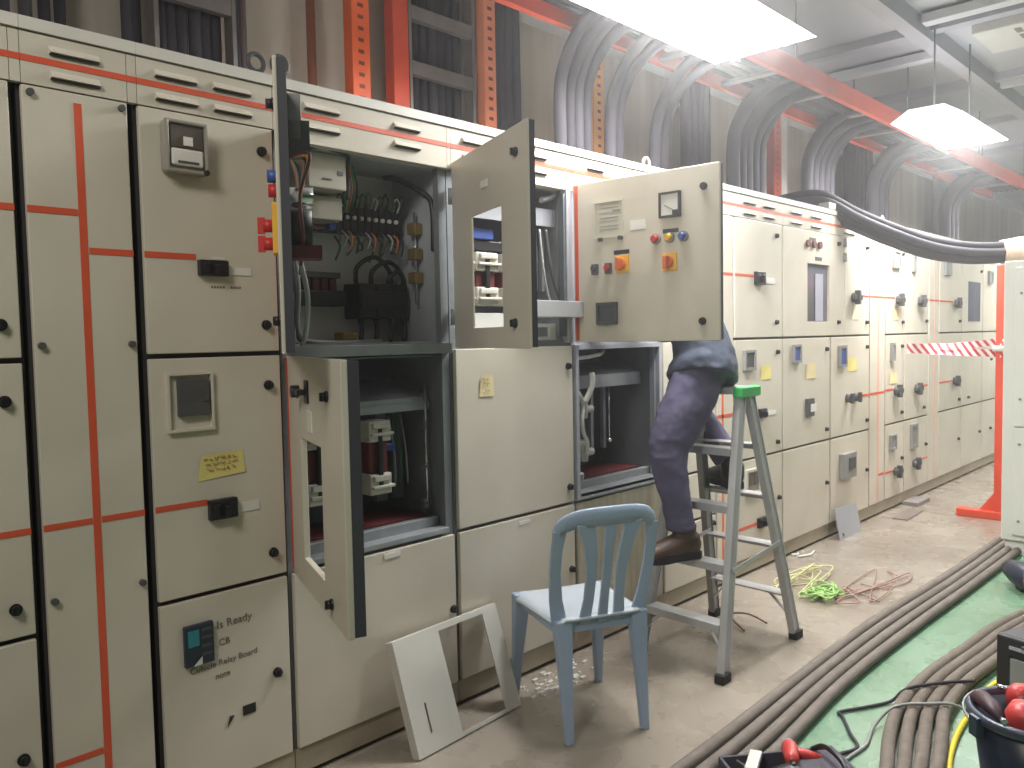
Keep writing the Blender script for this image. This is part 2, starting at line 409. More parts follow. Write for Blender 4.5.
tape(d, 0, u(1.127), 0.947, 0.963); breaker(d, u(1.127), 0.93, 0.086, 0.06)
d = closed(c, 0.002, W-0.006, BOT)
knob(d, u(1.334), 0.382)
MB().box(u(1.037),u(1.125),-0.016,0.001,0.485,0.606).build('protection_relay', NAVYD, d, bevel=0.004)
MB().box(u(1.045),u(1.078),-0.019,-0.012,0.545,0.592).build('relay_screen', TEAL, d)
b = MB()
for k in range(4): b.box(u(1.086),u(1.117),-0.018,-0.012,0.512+0.024*k,0.520+0.024*k)
b.build('relay_buttons', DKGREY, d)
MB().add([(u(1.058),-0.019,0.488),(u(1.085),-0.019,0.488),(u(1.085),-0.019,0.512)], [(0,1,2)]).build('relay_sticker', WHITEP, d)
text('handwriting', 'Is Ready', 0.034, d, u(1.140), -0.0015, 0.572, INK, -0.02)
text('handwriting', 'CB', 0.028, d, u(1.145), -0.0015, 0.520, INK, -0.02)
text('handwriting', 'Cubicle Relay Board', 0.026, d, u(1.055), -0.0015, 0.458, INK, -0.03)
text('handwriting', 'note', 0.026, d, u(1.130), -0.0015, 0.422, INK, -0.02)
b = MB().add([(u(1.160),-0.004,0.262),(u(1.168),-0.004,0.297),(u(1.186),-0.004,0.297)], [(0,1,2)])
b.build('torn_sticker', BLACK, d); plate(d, 'black_label', u(1.214), u(1.256), 0.283, 0.312, BLACK)

# --- cabinet with the two swung-open left doors
def isolator(cb, x, z, y, s=1.0, h=0.30, red=True):      # cream / dark red / cream stack, with dark fork
    w = 0.095*s
    for zz in (z+h*0.5-0.05, z-h*0.5-0.02):
        b = MB().box(x,x+w,y-0.05,y+0.05,zz,zz+0.075).box(x+w*0.05,x+w*1.08,y-0.062,y-0.045,zz+0.022,zz+0.034).box(x+w*0.12,x+w*0.92,y-0.06,y-0.045,zz+0.048,zz+0.07)
        b.build('insulator_block', CREAM, cb, bevel=0.004)
    MB().box(x+w*0.08,x+w*0.95,y-0.035,y+0.03,z-h*0.5+0.055,z+h*0.5-0.05).build('fuse_body', DKRED, cb, bevel=0.006)
    MB().box(x+w*0.4,x+w*0.58,y-0.055,y-0.035,z-h*0.45,z+h*0.52).build('switch_fork', BLACK, cb, bevel=0.003)
def linkwire(cb, pts, r, m, name='wire'): return MB().sweep(smooth_path(pts,6), r, 8).build(name, m, cb)
def inner(cb, W, z0, z1, back, mb=BACKP, ms=STEELD):
    MB().box(0.016,W-0.016,back,back+0.012,z0,z1).build('mounting_plate', mb, cb)
    for a in (0.015,W-0.021): MB().box(a,a+0.006,0.05,back,z0,z1).build('side_lining', ms, cb)
    MB().box(0.021,W-0.021,0.05,back,z1-0.006,z1).build('compartment_roof', ms, cb); MB().box(0.021,W-0.021,0.045,back,z0,z0+0.006).build('compartment_shelf', ms, cb)

X0 = 1.404; W = 0.702
c = cab(X0, X0+W, 'beige cabinet with both upper doors swung open showing wiring', gap=STEELD, louvres=[(0.095,0.225),(0.455,0.57)], zb=2.05)
MB().box(0.0,W,-0.004,0.05,1.366,1.404).build('shelf_lip', STEEL, c, bevel=0.003)
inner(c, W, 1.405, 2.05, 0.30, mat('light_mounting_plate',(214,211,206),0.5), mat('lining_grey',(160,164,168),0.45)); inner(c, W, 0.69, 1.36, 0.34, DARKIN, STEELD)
# upper compartment contents (local x = X - X0)
b = MB()
for k in range(3): b.box(0.435+0.078*k,0.435+0.078*k+0.074,0.20,0.30,1.50,1.63)
b.box(0.44,0.665,0.195,0.205,1.535,1.60).build('contactor', BLACK, c, bevel=0.005)
for k, (a, bb, h) in enumerate(((0.45,0.60,0.10),(0.52,0.66,0.085),(0.60,0.67,0.05))):
    linkwire(c, [(a,0.24,1.62),(a,0.23,1.62+h*0.7),((a+bb)/2,0.22,1.63+h),(bb,0.23,1.62+h*0.6),(bb+0.01,0.24,1.60)], 0.009, BLACK, 'power_cable')
for a in (0.46,0.53,0.60,0.665): linkwire(c, [(a,0.24,1.51),(a+0.004,0.23,1.46),(a-0.012,0.22,1.415)], 0.009, BLACK, 'power_cable')
MB().box(0.18,0.40,0.23,0.30,1.545,1.60).build('terminal_strip', BLACK, c, bevel=0.004)
MB().box(0.20,0.39,0.25,0.30,1.648,1.668).build('terminal_rail', DKGREY, c)
b = MB()
for k in range(5): b.box(0.20+0.037*k,0.226+0.037*k,0.255,0.30,1.602,1.645)
b.build('fuse_base', DKRED, c)
MB().box(0.31,0.70-0.03,0.28,0.30,1.815,1.825).build('din_rail', STEEL, c)
b = MB()
for k in range(9): b.box(0.345+0.032*k,0.373+0.032*k,0.205,0.298,1.815,1.905)
b.build('miniature_breakers', BLACK, c, bevel=0.002)
b = MB()
for k in range(9): b.cyl((0.359+0.032*k,0.206,1.865),(0.359+0.032*k,0.196,1.865),0.008,10)
b.build('breaker_toggles', WHITEP, c)
MB().box(0.315,0.342,0.20,0.30,1.815,1.91).build('terminal_block', BLUE, c)
MB().box(0.30,0.345,0.19,0.195,1.84,1.865).build('wire_marker', WHITEP, c)
for k in range(6):
    x = 0.36+0.05*k; linkwire(c, [(x,0.24,1.80),(x+0.01,0.22,1.76),(x-0.005,0.23,1.71+0.02*(k%3))], 0.004, DKGREY)
    linkwire(c, [(x,0.24,1.86),(x+0.015,0.21,1.91),(x+0.04,0.23,1.93),(x+0.045,0.24,1.87)], 0.003, GREENC if k<2 else DKGREY)
for k in range(12):
    x = 0.34+0.026*k; linkwire(c, [(x,0.20,1.905),(x-0.004,0.175,1.935+0.012*(k%3)),(x+0.018,0.18,1.93),(x+0.02,0.20,1.90)], 0.0032, (BLACK,GREENC,WHITEP,DKGREY)[k%4])
    linkwire(c, [(x,0.20,1.815),(x+0.006,0.18,1.79),(x+0.002,0.19,1.765-0.01*(k%4))], 0.0035, (DKGREY,GREYC,COPPER,BLACK)[k%4])
for k in range(5): linkwire(c, [(0.30+0.006*k,0.07,2.02),(0.31+0.012*k,0.09,1.94),(0.37+0.008*k,0.19,1.88)], 0.0035, (GREENC,GREYC,COPPER,GREENC,BLACK)[k])
MB().box(0.135,0.285,0.05,0.20,1.925,2.042).build('relay_box', BEIGEB, c, bevel=0.004)
MB().box(0.19,0.225,0.047,0.052,1.955,1.960).box(0.25,0.27,0.047,0.052,1.975,1.988).build('relay_box_marking', DKGREY, c)
MB().box(0.155,0.315,0.12,0.24,1.835,1.915).build('lower_relay_box', BEIGEB, c, bevel=0.004)
linkwire(c, [(0.12,0.06,1.95),(0.14,0.045,2.048),(0.28,0.045,2.048),(0.30,0.06,2.02),(0.302,0.07,1.90)], 0.006, BLACK, 'wiring_loom')
linkwire(c, [(0.12,0.1,1.83),(0.24,0.2,1.82),(0.31,0.23,1.825)], 0.006, COPPER)
linkwire(c, [(0.60,0.25,2.04),(0.62,0.18,2.02),(0.672,0.09,1.96),(0.678,0.06,1.90),(0.678,0.06,1.75)], 0.011, BLACK, 'power_cable')
for z in (1.815,1.72,1.63): MB().box(0.640,0.676,0.12,0.17,z,z+0.045).build('busbar_clamp', BRASS, c, bevel=0.005)
MB().cyl((0.660,0.145,1.55),(0.660,0.145,1.90),0.005).build('busbar_rod', CHROME, c)
for k in range(4): linkwire(c, [(0.06+0.012*k,0.10,1.80),(0.07+0.014*k,0.09,1.60),(0.09+0.01*k,0.11,1.45),(0.12+0.03*k,0.13,1.417),(0.5,0.16+0.01*k,1.416)], 0.006, (GREYC,WHITEP,DKGREY,GREYC)[k], 'control_cable')
MB().box(0.36,0.42,0.2,0.26,1.411,1.45).build('spare_relay', BRASS, c, bevel=0.004)
MB().box(0.684,0.688,0.03,0.07,1.45,1.50).build('hinge_plate', BLACK, c)
# middle compartment contents
b = MB().add([(0.05,0.30,1.265),(0.675,0.30,1.265),(0.675,0.11,1.20),(0.05,0.11,1.20),(0.05,0.11,1.155),(0.675,0.11,1.155)], [(0,1,2,3),(3,2,5,4)])
b.build('arc_hood', STEELL, c)
MB().box(0.05,0.675,0.105,0.115,1.152,1.180).build('hood_lip', STEELL, c)
for x in (0.11, 0.365): isolator(c, x, 0.995, 0.12, 1.0, 0.22)
for x in (0.52,0.60): MB().box(x,x+0.05,0.24,0.27,0.80,1.14).build('busbar', STEELD, c)
MB().box(0.49,0.56,0.17,0.2,1.00,1.03).build('busbar_link', BLUE, c, bevel=0.006)
for k in range(3): linkwire(c, [(0.55+0.03*k,0.2,1.13),(0.56+0.028*k,0.18,1.0),(0.58+0.03*k,0.2,0.86)], 0.004, (GREYC,GREENC,STEELL)[k])
MB().box(0.05,0.66,0.10,0.30,0.735,0.75).build('insulating_floor', DKRED, c)
MB().box(0.03,W-0.03,0.06,0.09,0.70,0.745).box(0.03,W-0.03,0.0,0.06,0.69,0.71).build('compartment_sill', STEEL, c, bevel=0.003)
MB().cyl((0.652,0.1,0.74),(0.652,0.1,1.24),0.006).build('edge_bracket', CHROME, c)
for z in (0.78,0.80,1.08,1.10,0.93): MB().box(0.625,0.66,0.085,0.1,z,z+0.012).build('bracket_clip', CHROME, c)
# open upper door, seen nearly edge on
d = door(c, 0.0, 0.70, 1.390, 2.075, theta=122, sk=0.010, gk=0.030)
knob(d, 0.60, 1.47); knob(d, 0.60, 1.99)
MB().box(0.25,0.34,-0.02,0.001,1.66,1.80).build('switch_plate', YELLOW, d, bevel=0.003)
for z in (1.69,1.74): MB().cyl((0.295,-0.018,z),(0.295,-0.045,z),0.018).box(0.287,0.303,-0.06,-0.04,z-0.022,z+0.022).build('rotary_handle', RED, d)
MB().cyl((0.30,0.001,1.875),(0.30,-0.03,1.875),0.018).build('indicator_lamp', BLUE, d)
MB().cyl((0.30,0.001,1.835),(0.30,-0.028,1.835),0.018).build('push_button', RED, d)
tape(d, 0.01, 0.03, 1.40, 2.06)
# gear on the back of that door
MB().box(0.20,0.30,0.021,0.06,1.98,2.05).build('terminal_block', DKGREY, d, bevel=0.003)
MB().box(0.30,0.42,0.021,0.065,1.95,2.07).build('instrument_back', GREYP, d, bevel=0.003)
MB().box(0.36,0.42,0.021,0.085,1.91,2.0).build('relay_base', DKGREY, d)
MB().cyl((0.33,0.021,1.73),(0.33,0.085,1.73),0.055,20).build('meter_back', BLACK, d)
for x in (0.28,0.37): MB().cyl((x,0.021,1.81),(x,0.09,1.81),0.024,12).build('meter_terminal', CHROME, d)
MB().box(0.29,0.37,0.021,0.11,1.645,1.68).build('switch_back', DKRED, d)
for k in range(9):
    x = 0.12+0.04*k; linkwire(d, [(x,0.03,1.98-0.01*k),(x+0.03,0.05+0.004*k,1.90),(x+0.01,0.055,1.80),(x-0.03,0.06,1.70),(0.14,0.05,1.62)], 0.0045, (COPPER,GREYC,BLACK,GREENC,COPPER,GREYC,BLACK,YELLOW,DKRED)[k])
for k in range(4): linkwire(d, [(0.16+0.02*k,0.05,1.66),(0.14+0.02*k,0.07,1.55),(0.10+0.015*k,0.06,1.44),(0.06,0.05,1.41)], 0.007, GREYC, 'control_cable')
# open middle door with the cut-out window
d = door(c, 0.0, 0.695, 0.688, 1.374, theta=111, hole=(0.19,0.455,0.775,1.135))
tape(d, 0.0, 0.022, 0.70, 1.37)
knob(d, 0.548, 1.277); knob(d, 0.537, 0.735)
MB().box(0.285,0.325,-0.006,0.001,1.245,1.31).build('handle_plate', BLACK, d, bevel=0.002)
MB().box(0.24,0.31,-0.03,-0.006,1.268,1.284).cyl((0.24,-0.01,1.276),(0.24,-0.034,1.276),0.018).build('swing_handle', BLACK, d, bevel=0.002)
plate(d, 'white_label', 0.30, 0.355, 1.165, 1.225, WHITEP)
MB().sweep([(0.165,-0.002,1.25+0.0), (0.175,-0.002,1.262),(0.165,-0.002,1.272),(0.155,-0.002,1.26),(0.165,-0.002,1.25)],0.0015,4).build('pen_scribble', INKR, d)
# closed bottom door
d = closed(c, 0.002, W-0.006, BOT); knob(d, 0.678, 0.393)
plate(d, 'white_label', 0.36, 0.43, 0.650, 0.668, WHITEP)

# --- cabinet whose upper door is swung open with a bare cut-out
X0 = 2.125; W = 0.697
c = cab(X0, X0+W, 'beige cabinet behind the open door with empty window hole', gap=STEELD, louvres=[(0.06,0.17),(0.42,0.54)], zb=2.05)
inner(c, W, 1.405, 2.05, 0.40, mat('pale_mounting_plate',(168,172,178),0.5), STEEL)
b = MB().add([(0.06,0.34,2.0),(0.672,0.34,2.0),(0.672,0.065,1.97),(0.06,0.065,1.97),(0.06,0.065,1.895),(0.672,0.065,1.895)], [(0,1,2,3),(3,2,5,4)]); b.build('arc_hood', STEELL, c)
for x in (0.06, 0.21, 0.36): isolator(c, x, 1.655, 0.14, 1.3, 0.17)
MB().box(0.05,0.50,0.11,0.2,1.775,1.815).build('arc_chute', BLACK, c, bevel=0.004)
MB().box(0.10,0.32,0.10,0.17,1.82,1.862).build('coil_cover', BLUE, c, bevel=0.004)
MB().box(0.03,0.50,0.10,0.20,1.44,1.52).build('base_insulator', WHITEP, c, bevel=0.004)
for x in (0.55,0.595,0.64): MB().box(x,x+0.016,0.12,0.14,1.62,1.89).build('busbar', STEELL, c)
linkwire(c, [(0.56,0.05,2.0),(0.63,0.05,2.02),(0.665,0.06,2.04)], 0.012, STEELL, 'conduit')
linkwire(c, [(0.60,0.06,1.88),(0.61,0.05,1.75),(0.635,0.045,1.65),(0.665,0.03,1.56)], 0.007, DKGREY, 'control_cable')
linkwire(c, [(0.57,0.07,1.88),(0.58,0.06,1.72),(0.61,0.06,1.60),(0.64,0.05,1.52)], 0.005, GREYC, 'control_cable')
MB().box(0.40,0.72,-0.048,-0.02,1.50,1.57).box(0.40,0.72,-0.02,0.02,1.50,1.508).build('slotted_duct', GREYC, c, bevel=0.003)
MB().frame(0.45,0.62,1.405,1.475,0.485,0.585,1.42,1.46,0.03,0.045).build('white_bracket', WHITEP, c)
MB().box(W-0.032,W-0.004,-0.004,0.03,1.392,2.07).build('door_post', STEELL, c, bevel=0.003)
MB().box(W-0.05,W-0.038,0.0,0.03,1.42,2.03).build('post_groove', DARKIN, c)
d = door(c, 0.0, 0.68, 1.384, 2.072, theta=113, sk=0.008, gk=0.026, hole=(0.20,0.47,1.40+0.055,1.845))
knob(d, 0.598, 1.988); knob(d, 0.573, 1.464); plate(d, 'white_label', 0.30, 0.36, 1.925, 1.95, WHITEP)
for z in (1.50,1.95): MB().cyl((-0.006,-0.004,z-0.03),(-0.006,-0.004,z+0.03),0.008).build('hinge', STEEL, d)
d = closed(c, 0.002, W-0.004, MID)
note(d, 0.117, 0.200, 1.19, 1.275, NOTEO, 0.0, INK, 3)
knob(d, 0.66, 1.29); knob(d, 0.66, 0.76)
d = closed(c, 0.002, W-0.004, BOT); knob(d, 0.665, 0.393); plate(d, 'white_label', 0.33, 0.40, 0.648, 0.662, WHITEP)

# --- cabinet with the instrument door open and the middle door taken off
X0 = 2.84; W = 0.676
c = cab(X0, X0+W, 'beige cabinet whose open door carries meters and coloured buttons', gap=STEELL, louvres=[(0.1,0.22),(0.4,0.52)])
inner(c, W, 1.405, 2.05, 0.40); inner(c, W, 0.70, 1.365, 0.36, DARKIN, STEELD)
MB().frame(0.0,W,0.69,1.38,0.02,W-0.022,0.715,1.36,-0.004,0.03).build('opening_frame', STEELL, c)
d = door(c, 0.0, 0.692, 1.392, 2.074, theta=87, sk=0.010, gk=0.030)
tape(d, 0.008, 0.026, 1.40, 2.068)
MB().frame(0.112,0.26,1.83,1.985,0.118,0.254,1.836,1.979,-0.006,0.001).build('diagram_holder', PAINT, d)
plate(d, 'circuit_card', 0.12, 0.252, 1.838, 1.977, mat('pale_card', (190,186,168), 0.6, 0, 0.05), 0.002)
b = MB()
for z in (1.97,1.955,1.935,1.915,1.90,1.88,1.865): b.box(0.14,0.235,-0.0035,0.0,z,z+0.0022)
b.box(0.205,0.245,-0.004,0.0,1.935,1.945).build('card_lines', GREYP, d)
b = MB()
for x in (0.135,0.235): b.box(x,x+0.018,-0.012,0.0,1.818,1.834)
b.build('holder_clip', DKGREY, d)
plate(d, 'white_sticker', 0.29, 0.365, 1.852, 1.892, WHITEP, 0.002)
MB().frame(0.432,0.527,1.885,1.985,0.440,0.519,1.893,1.977,-0.014,0.001).build('ammeter_bezel', BLACK, d)
plate(d, 'ammeter_dial', 0.440, 0.519, 1.893, 1.977, WHITEP, 0.008)
MB().beam((0.455,-0.0095,1.935),(0.503,-0.0095,1.908),(0,1,0),0.001,0.003).build('ammeter_needle', INK, d)
MB().box(0.493,0.517,-0.012,-0.006,1.894,1.912).build('ammeter_pivot', BLACK, d)
plate(d, 'black_label', 0.445, 0.515, 1.824, 1.840, BLACK)
for x, m in ((0.414,RED),(0.476,YELLOW),(0.538,BLUE)):
    MB().cyl((x,0.001,1.805),(x,-0.012,1.805),0.021,16).build('lamp_bezel', GREYP, d)
    MB().cyl((x,-0.010,1.805),(x,-0.030,1.805),0.017,16,0,0.012).build('indicator_lamp', m, d)
def cam_switch(x, z):
    MB().box(x-0.032,x+0.032,-0.008,0.001,z-0.036,z+0.036).build('switch_plate', YELLOW, d, bevel=0.002)
    MB().cyl((x-0.004,-0.008,z),(x-0.004,-0.02,z),0.024,16).box(x-0.012,x+0.006,-0.045,-0.018,z-0.026,z+0.024).build('rotary_handle', ORANGEK, d, bevel=0.003)
cam_switch(0.476, 1.708); cam_switch(0.252, 1.716)
plate(d, 'black_label', 0.21, 0.285, 1.758, 1.775, BLACK)
for x, m in ((0.116,DKGREY),(0.184,RED)):
    MB().box(x-0.015,x+0.015,-0.016,0.001,1.68,1.725).build('push_button_body', DKGREY, d, bevel=0.003)
    MB().cyl((x,-0.015,1.705),(x,-0.026,1.705),0.012,12).build('push_button', m, d)
MB().frame(0.123,0.225,1.466,1.560,0.135,0.213,1.478,1.548,-0.016,0.001).build('meter_bezel', DKGREY, d)
plate(d, 'meter_screen', 0.135, 0.213, 1.478, 1.548, mat('lcd_dark',(72,78,84),0.25), 0.010)
knob(d, 0.626, 1.989); knob(d, 0.618, 1.469)
# open middle compartment
b = MB().add([(0.05,0.32,1.285),(0.64,0.32,1.285),(0.64,0.10,1.235),(0.05,0.10,1.235),(0.05,0.10,1.175),(0.64,0.10,1.175)], [(0,1,2,3),(3,2,5,4)]); b.build('arc_hood', STEELL, c)
for z in (1.05, 0.85):
    b = MB().box(0.10,0.20,0.09,0.2,z,z+0.085).cyl((0.12,0.085,z+0.03),(0.22,0.085,z+0.03),0.018).cyl((0.15,0.08,z+0.07),(0.15,0.08,z-0.01),0.02)
    b.build('insulator_block', CREAM, c, bevel=0.005)
MB().box(0.05,0.09,0.06,0.1,0.82,0.90).build('cable_clamp', CREAM, c, bevel=0.006)
MB().box(0.05,0.62,0.10,0.33,0.745,0.76).build('insulating_floor', DKRED, c)
MB().box(0.02,W-0.02,0.06,0.09,0.705,0.755).box(0.02,W-0.02,-0.004,0.06,0.70,0.72).build('compartment_sill', STEEL, c, bevel=0.003)
for x in (0.36,0.46): MB().box(x,x+0.02,0.2,0.22,0.86,1.18).build('busbar', STEELL, c)
MB().cyl((0.40,0.12,0.92),(0.40,0.12,1.18),0.004).cyl((0.40,0.12,0.905),(0.40,0.12,0.92),0.012).build('hanging_rod', CHROME, c)
linkwire(c, [(0.40,0.15,1.35),(0.25,0.05,1.335),(0.14,0.03,1.325),(0.04,0.03,1.31),(0.03,0.04,1.22),(0.075,0.03,1.14),(0.10,0.04,1.10),(0.08,0.03,1.04),(0.10,0.04,0.98),(0.14,0.05,0.93),(0.145,0.06,0.87)], 0.009, WHITEP, 'white_cable')
linkwire(c, [(0.10,0.03,1.12),(0.14,0.02,1.19),(0.155,0.03,1.25)], 0.013, WHITEP, 'white_cable')
linkwire(c, [(0.07,0.05,0.85),(0.055,0.04,0.80),(0.10,0.05,0.79),(0.105,0.06,0.76)], 0.008, CREAM, 'white_cable')
d = closed(c, 0.002, W-0.004, BOT, m=mat('reflection_streak_paint', (176,168,146), 0.25, 0, 0.25, 3, stretch=(8,1,1)))  # vertical streaks in the colour stand for reflections on this door
knob(d, 0.640, 0.393)

# --- plain narrow unit behind the ladder, then the taped bus strip
c = cab(3.535, 4.045, 'beige cabinet behind the person on the ladder', rows=(0.43,0.684,1.385), louvres=[(0.15,0.3)], gap=GAPL)
for r in (T, MID, (0.437,0.677), (0.105,0.423)):
    d = closed(c, 0.002, 0.506, r); knob(d, 0.475, (r[0]+r[1])/2 + 0.12)
    if r is BOT: pass
c = cab(4.06, 4.245, 'narrow strip panel with vertical orange tape behind the ladder', rows=(), gap=GAPL)
d = closed(c, 0.002, 0.181, (0.105,2.07))
tape(d, 0.050, 0.068, 0.105, 2.06, ORANGE); tape(d, 0.068, 0.181, 1.742, 1.756); tape(d, 0.0, 0.181, 0.952, 0.970); tape(d, 0.068, 0.181, 0.275, 0.293)

c = cab(4.262, 4.852, 'beige cabinet just right of the ladder with black breaker and white tag', louvres=[(0.1,0.24),(0.34,0.48)], gap=GAPL)
u = lambda x: x-4.264
d = closed(c, 0.002, 0.586, T); knob(d, u(4.771), 2.0); knob(d, u(4.769), 1.48)
tape(d, 0, u(4.5), 1.742, 1.756); breaker(d, u(4.49), 1.737, 0.11, 0.075, True, 0.15)
d = closed(c, 0.002, 0.586, MID); knob(d, u(4.782), 1.30); knob(d, u(4.78), 0.75)
small_meter(d, u(4.35), 1.205, 0.13, 0.115); note(d, u(4.56), u(4.70), 1.14, 1.225); breaker(d, u(4.53), 0.942, 0.085, 0.055, True, 0.15)
tape(d, 0, u(4.53), 0.952, 0.970)
d = closed(c, 0.002, 0.586, BOT); knob(d, u(4.80), 0.404)
b = MB().frame(u(4.37),u(4.56),0.47,0.625,u(4.39),u(4.53),0.49,0.61,-0.014,0.001); b.build('window_frame', CREAM, d)
plate(d, 'meter_window', u(4.39), u(4.53), 0.49, 0.61, METERC, 0.006)
for x in (4.40,4.47): MB().box(u(x),u(x+0.05),-0.012,0.0,0.53,0.60).build('meter_dial', METERD, d)
tape(d, 0, u(4.53), 0.28, 0.297); breaker(d, u(4.52), 0.29, 0.10, 0.06, True, 0.13)

c = cab(4.868, 5.568, 'beige cabinet with a tall dark window in its upper door', louvres=[(0.1,0.25),(0.4,0.55)], gap=GAPL)
u = lambda x: x-4.87
d = closed(c, 0.002, 0.936, T, hole=(u(5.215),u(5.555),1.485,1.86))     # wide door reaches over the next unit
plate(d, 'dark_window', u(5.215), u(5.555), 1.485, 1.86, GLASS, -0.008, 0.016)
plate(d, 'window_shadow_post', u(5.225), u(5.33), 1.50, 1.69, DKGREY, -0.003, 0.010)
plate(d, 'window_reflection_patch', u(5.36), u(5.48), 1.49, 1.80, mat('window_reflection',(176,176,190),0.3), -0.003, 0.010)  # pale plate before the glass, painted as a reflection
knob(d, u(5.70), 2.015); knob(d, u(5.70), 1.48)
for x in (5.21,5.30,5.39): MB().cyl((u(x),0.001,1.985),(u(x),-0.015,1.985),0.024,12).build('indicator_lamp', DKRED, d)
plate(d, 'black_label', u(5.24), u(5.34), 2.008, 2.026, DKGREY); plate(d, 'black_label', u(5.33), u(5.43), 1.885, 1.907, DKGREY)
d = closed(c, 0.002, 0.696, MID); knob(d, u(5.505), 1.30); knob(d, u(5.505), 0.76)
small_meter(d, u(4.98), 1.225, 0.11, 0.115, BLUE); note(d, u(5.18), u(5.34), 1.115, 1.215, NOTEO); 
MB().box(u(5.18),u(5.28),-0.02,0.001,0.87,0.985).box(u(5.22),u(5.30),-0.024,-0.018,0.90,0.95,1).build('lock_plate', [DKGREY, WHITEP], d)
d = closed(c, 0.002, 0.696, BOT); knob(d, u(5.51), 0.395)
c = cab(5.585, 6.275, 'beige cabinet with cross handle left of the faded tape strip', louvres=[(0.2,0.4)], gap=GAPL)
u = lambda x: x-5.587
d = door(c, 0.226, 0.46, T[0], T[1]); knob(d, 0.40, 2.02); knob(d, 0.40, 1.48)
tswitch(d, 0.15, 1.655); tape(d, 0.22, 0.46, 1.664, 1.676); note(d, 0.13, 0.25, 1.50, 1.59, mat('cream_paper',(236,228,190),0.8))
for z in (2.03,1.93): MB().cyl((-0.006,-0.004,z-0.03),(-0.006,-0.004,z+0.03),0.014).build('hinge', GREYP, d)
d = closed(c, 0.002, 0.686, MID); knob(d, 0.635, 1.30); knob(d, 0.635, 0.76)
small_meter(d, u(5.70), 1.17, 0.12, 0.15, BLUE); note(d, u(5.86), u(6.03), 1.135, 1.23)
for x in (5.86,6.0): MB().cyl((u(x),0.001,0.945),(u(x),-0.03,0.945),0.03,12).box(u(x)-0.015,u(x)+0.015,-0.05,-0.03,0.91,0.98).build('rotary_handle', DKGREY, d)
tape(d, u(6.02), 0.686, 0.938, 0.955)
d = closed(c, 0.002, 0.686, BOT); knob(d, 0.64, 0.39)
MB().box(u(5.73),u(5.95),-0.04,0.001,0.385,0.565).build('cover_box', GREYP, d, bevel=0.006); MB().box(u(5.80),u(5.90),-0.05,-0.038,0.45,0.53).build('cover_latch', DKGREY, d)
c = cab(6.29, 6.595, 'strip panel with faded vertical tape right of the ladder', rows=(), gap=GAPL)
d = closed(c, 0.002, 0.301, (0.105,2.07)); tape(d, 0.155, 0.180, 0.105, 2.06, PINKT); tape(d, 0, 0.301, 1.664, 1.676); tape(d, 0, 0.301, 0.938, 0.955); tape(d, 0.18, 0.301, 0.31, 0.327)
def farcab(x0, x1, label, feats):
    cc = cab(x0, x1, label, louvres=[(0.05,(x1-x0)*0.45)], gap=GAPL); w = x1-x0
    for r, fs in zip((T, MID, BOT), feats):
        dd = closed(cc, 0.002, w-0.004, r)
        for f in fs:
            if f[0] == 'k': knob(dd, f[1]-x0, f[2])
            if f[0] == 't': tape(dd, max(0,f[1]-x0), min(w-0.004,f[2]-x0), f[3]-0.007, f[3]+0.007, TAPE)
            if f[0] == 'h': tswitch(dd, f[1]-x0, f[2])
            if f[0] == 'm': small_meter(dd, f[1]-x0, f[3], f[2]-f[1], f[4]-f[3], GREYP)
            if f[0] == 'n': note(dd, f[1]-x0, f[2]-x0, f[3], f[4], NOTEO)
            if f[0] == 'w': plate(dd, 'dark_window', f[1]-x0, f[2]-x0, f[3], f[4], GLASS, 0.004)
    return cc
farcab(6.612, 7.022, 'beige narrow cabinet with cross handle, right of the faded tape strip',
   [[('m',6.73,6.89,1.90,2.04),('h',6.85,1.655),('t',6.61,6.80,1.67),('n',6.74,6.88,1.50,1.59),('k',6.97,1.48),('k',6.97,2.02)],
    [('m',6.70,6.78,1.18,1.32),('n',6.68,6.85,1.0,1.09),('h',6.82,0.94),('t',6.61,6.78,0.955),('k',6.96,1.29),('k',6.96,0.76)],
    [('m',6.69,6.82,0.48,0.60),('h',6.83,0.30),('t',6.61,6.8,0.31),('k',6.97,0.39)]])
farcab(7.04, 7.62, 'beige cabinet where the barrier tape is tied on',
   [[('m',7.18,7.26,1.89,2.03),('h',7.37,1.655),('t',7.4,7.62,1.67),('k',7.55,1.49)],[('h',7.3,0.93),('t',7.35,7.62,0.945),('k',7.5,0.76)],
    [('m',7.17,7.32,0.44,0.64),('h',7.27,0.31),('t',7.3,7.62,0.32),('k',7.56,0.44)]])
c = cab(7.636, 7.905, 'strip panel with pale tape right of the tied barrier tape', rows=(), gap=GAPL)
d = closed(c, 0.002, 0.265, (0.105,2.07)); tape(d, 0.14, 0.165, 0.105, 2.06, PINKT); tape(d, 0, 0.265, 1.664, 1.676)
farcab(7.92, 8.575, 'beige cabinet with cross handle left of the small dark window',
   [[('m',8.03,8.2,1.9,2.02),('h',8.37,1.655),('t',7.92,8.3,1.667),('k',8.5,1.49)],[('h',8.35,0.94),('t',7.92,8.3,0.945),('k',8.5,0.76)],[('k',8.5,0.39)]])
farcab(8.59, 9.28, 'beige cabinet with a narrow dark window near the row end',
   [[('w',8.78,9.18,1.49,1.87),('k',9.2,1.98)],[('k',8.8,0.76)],[('k',9.2,0.39)]])
farcab(9.295, 10.3, 'last beige cabinet of the row partly behind the orange post',
   [[('m',9.45,9.6,1.87,2.0),('k',10.1,1.49)],[('k',9.6,1.1)],[('k',9.6,0.39)]])
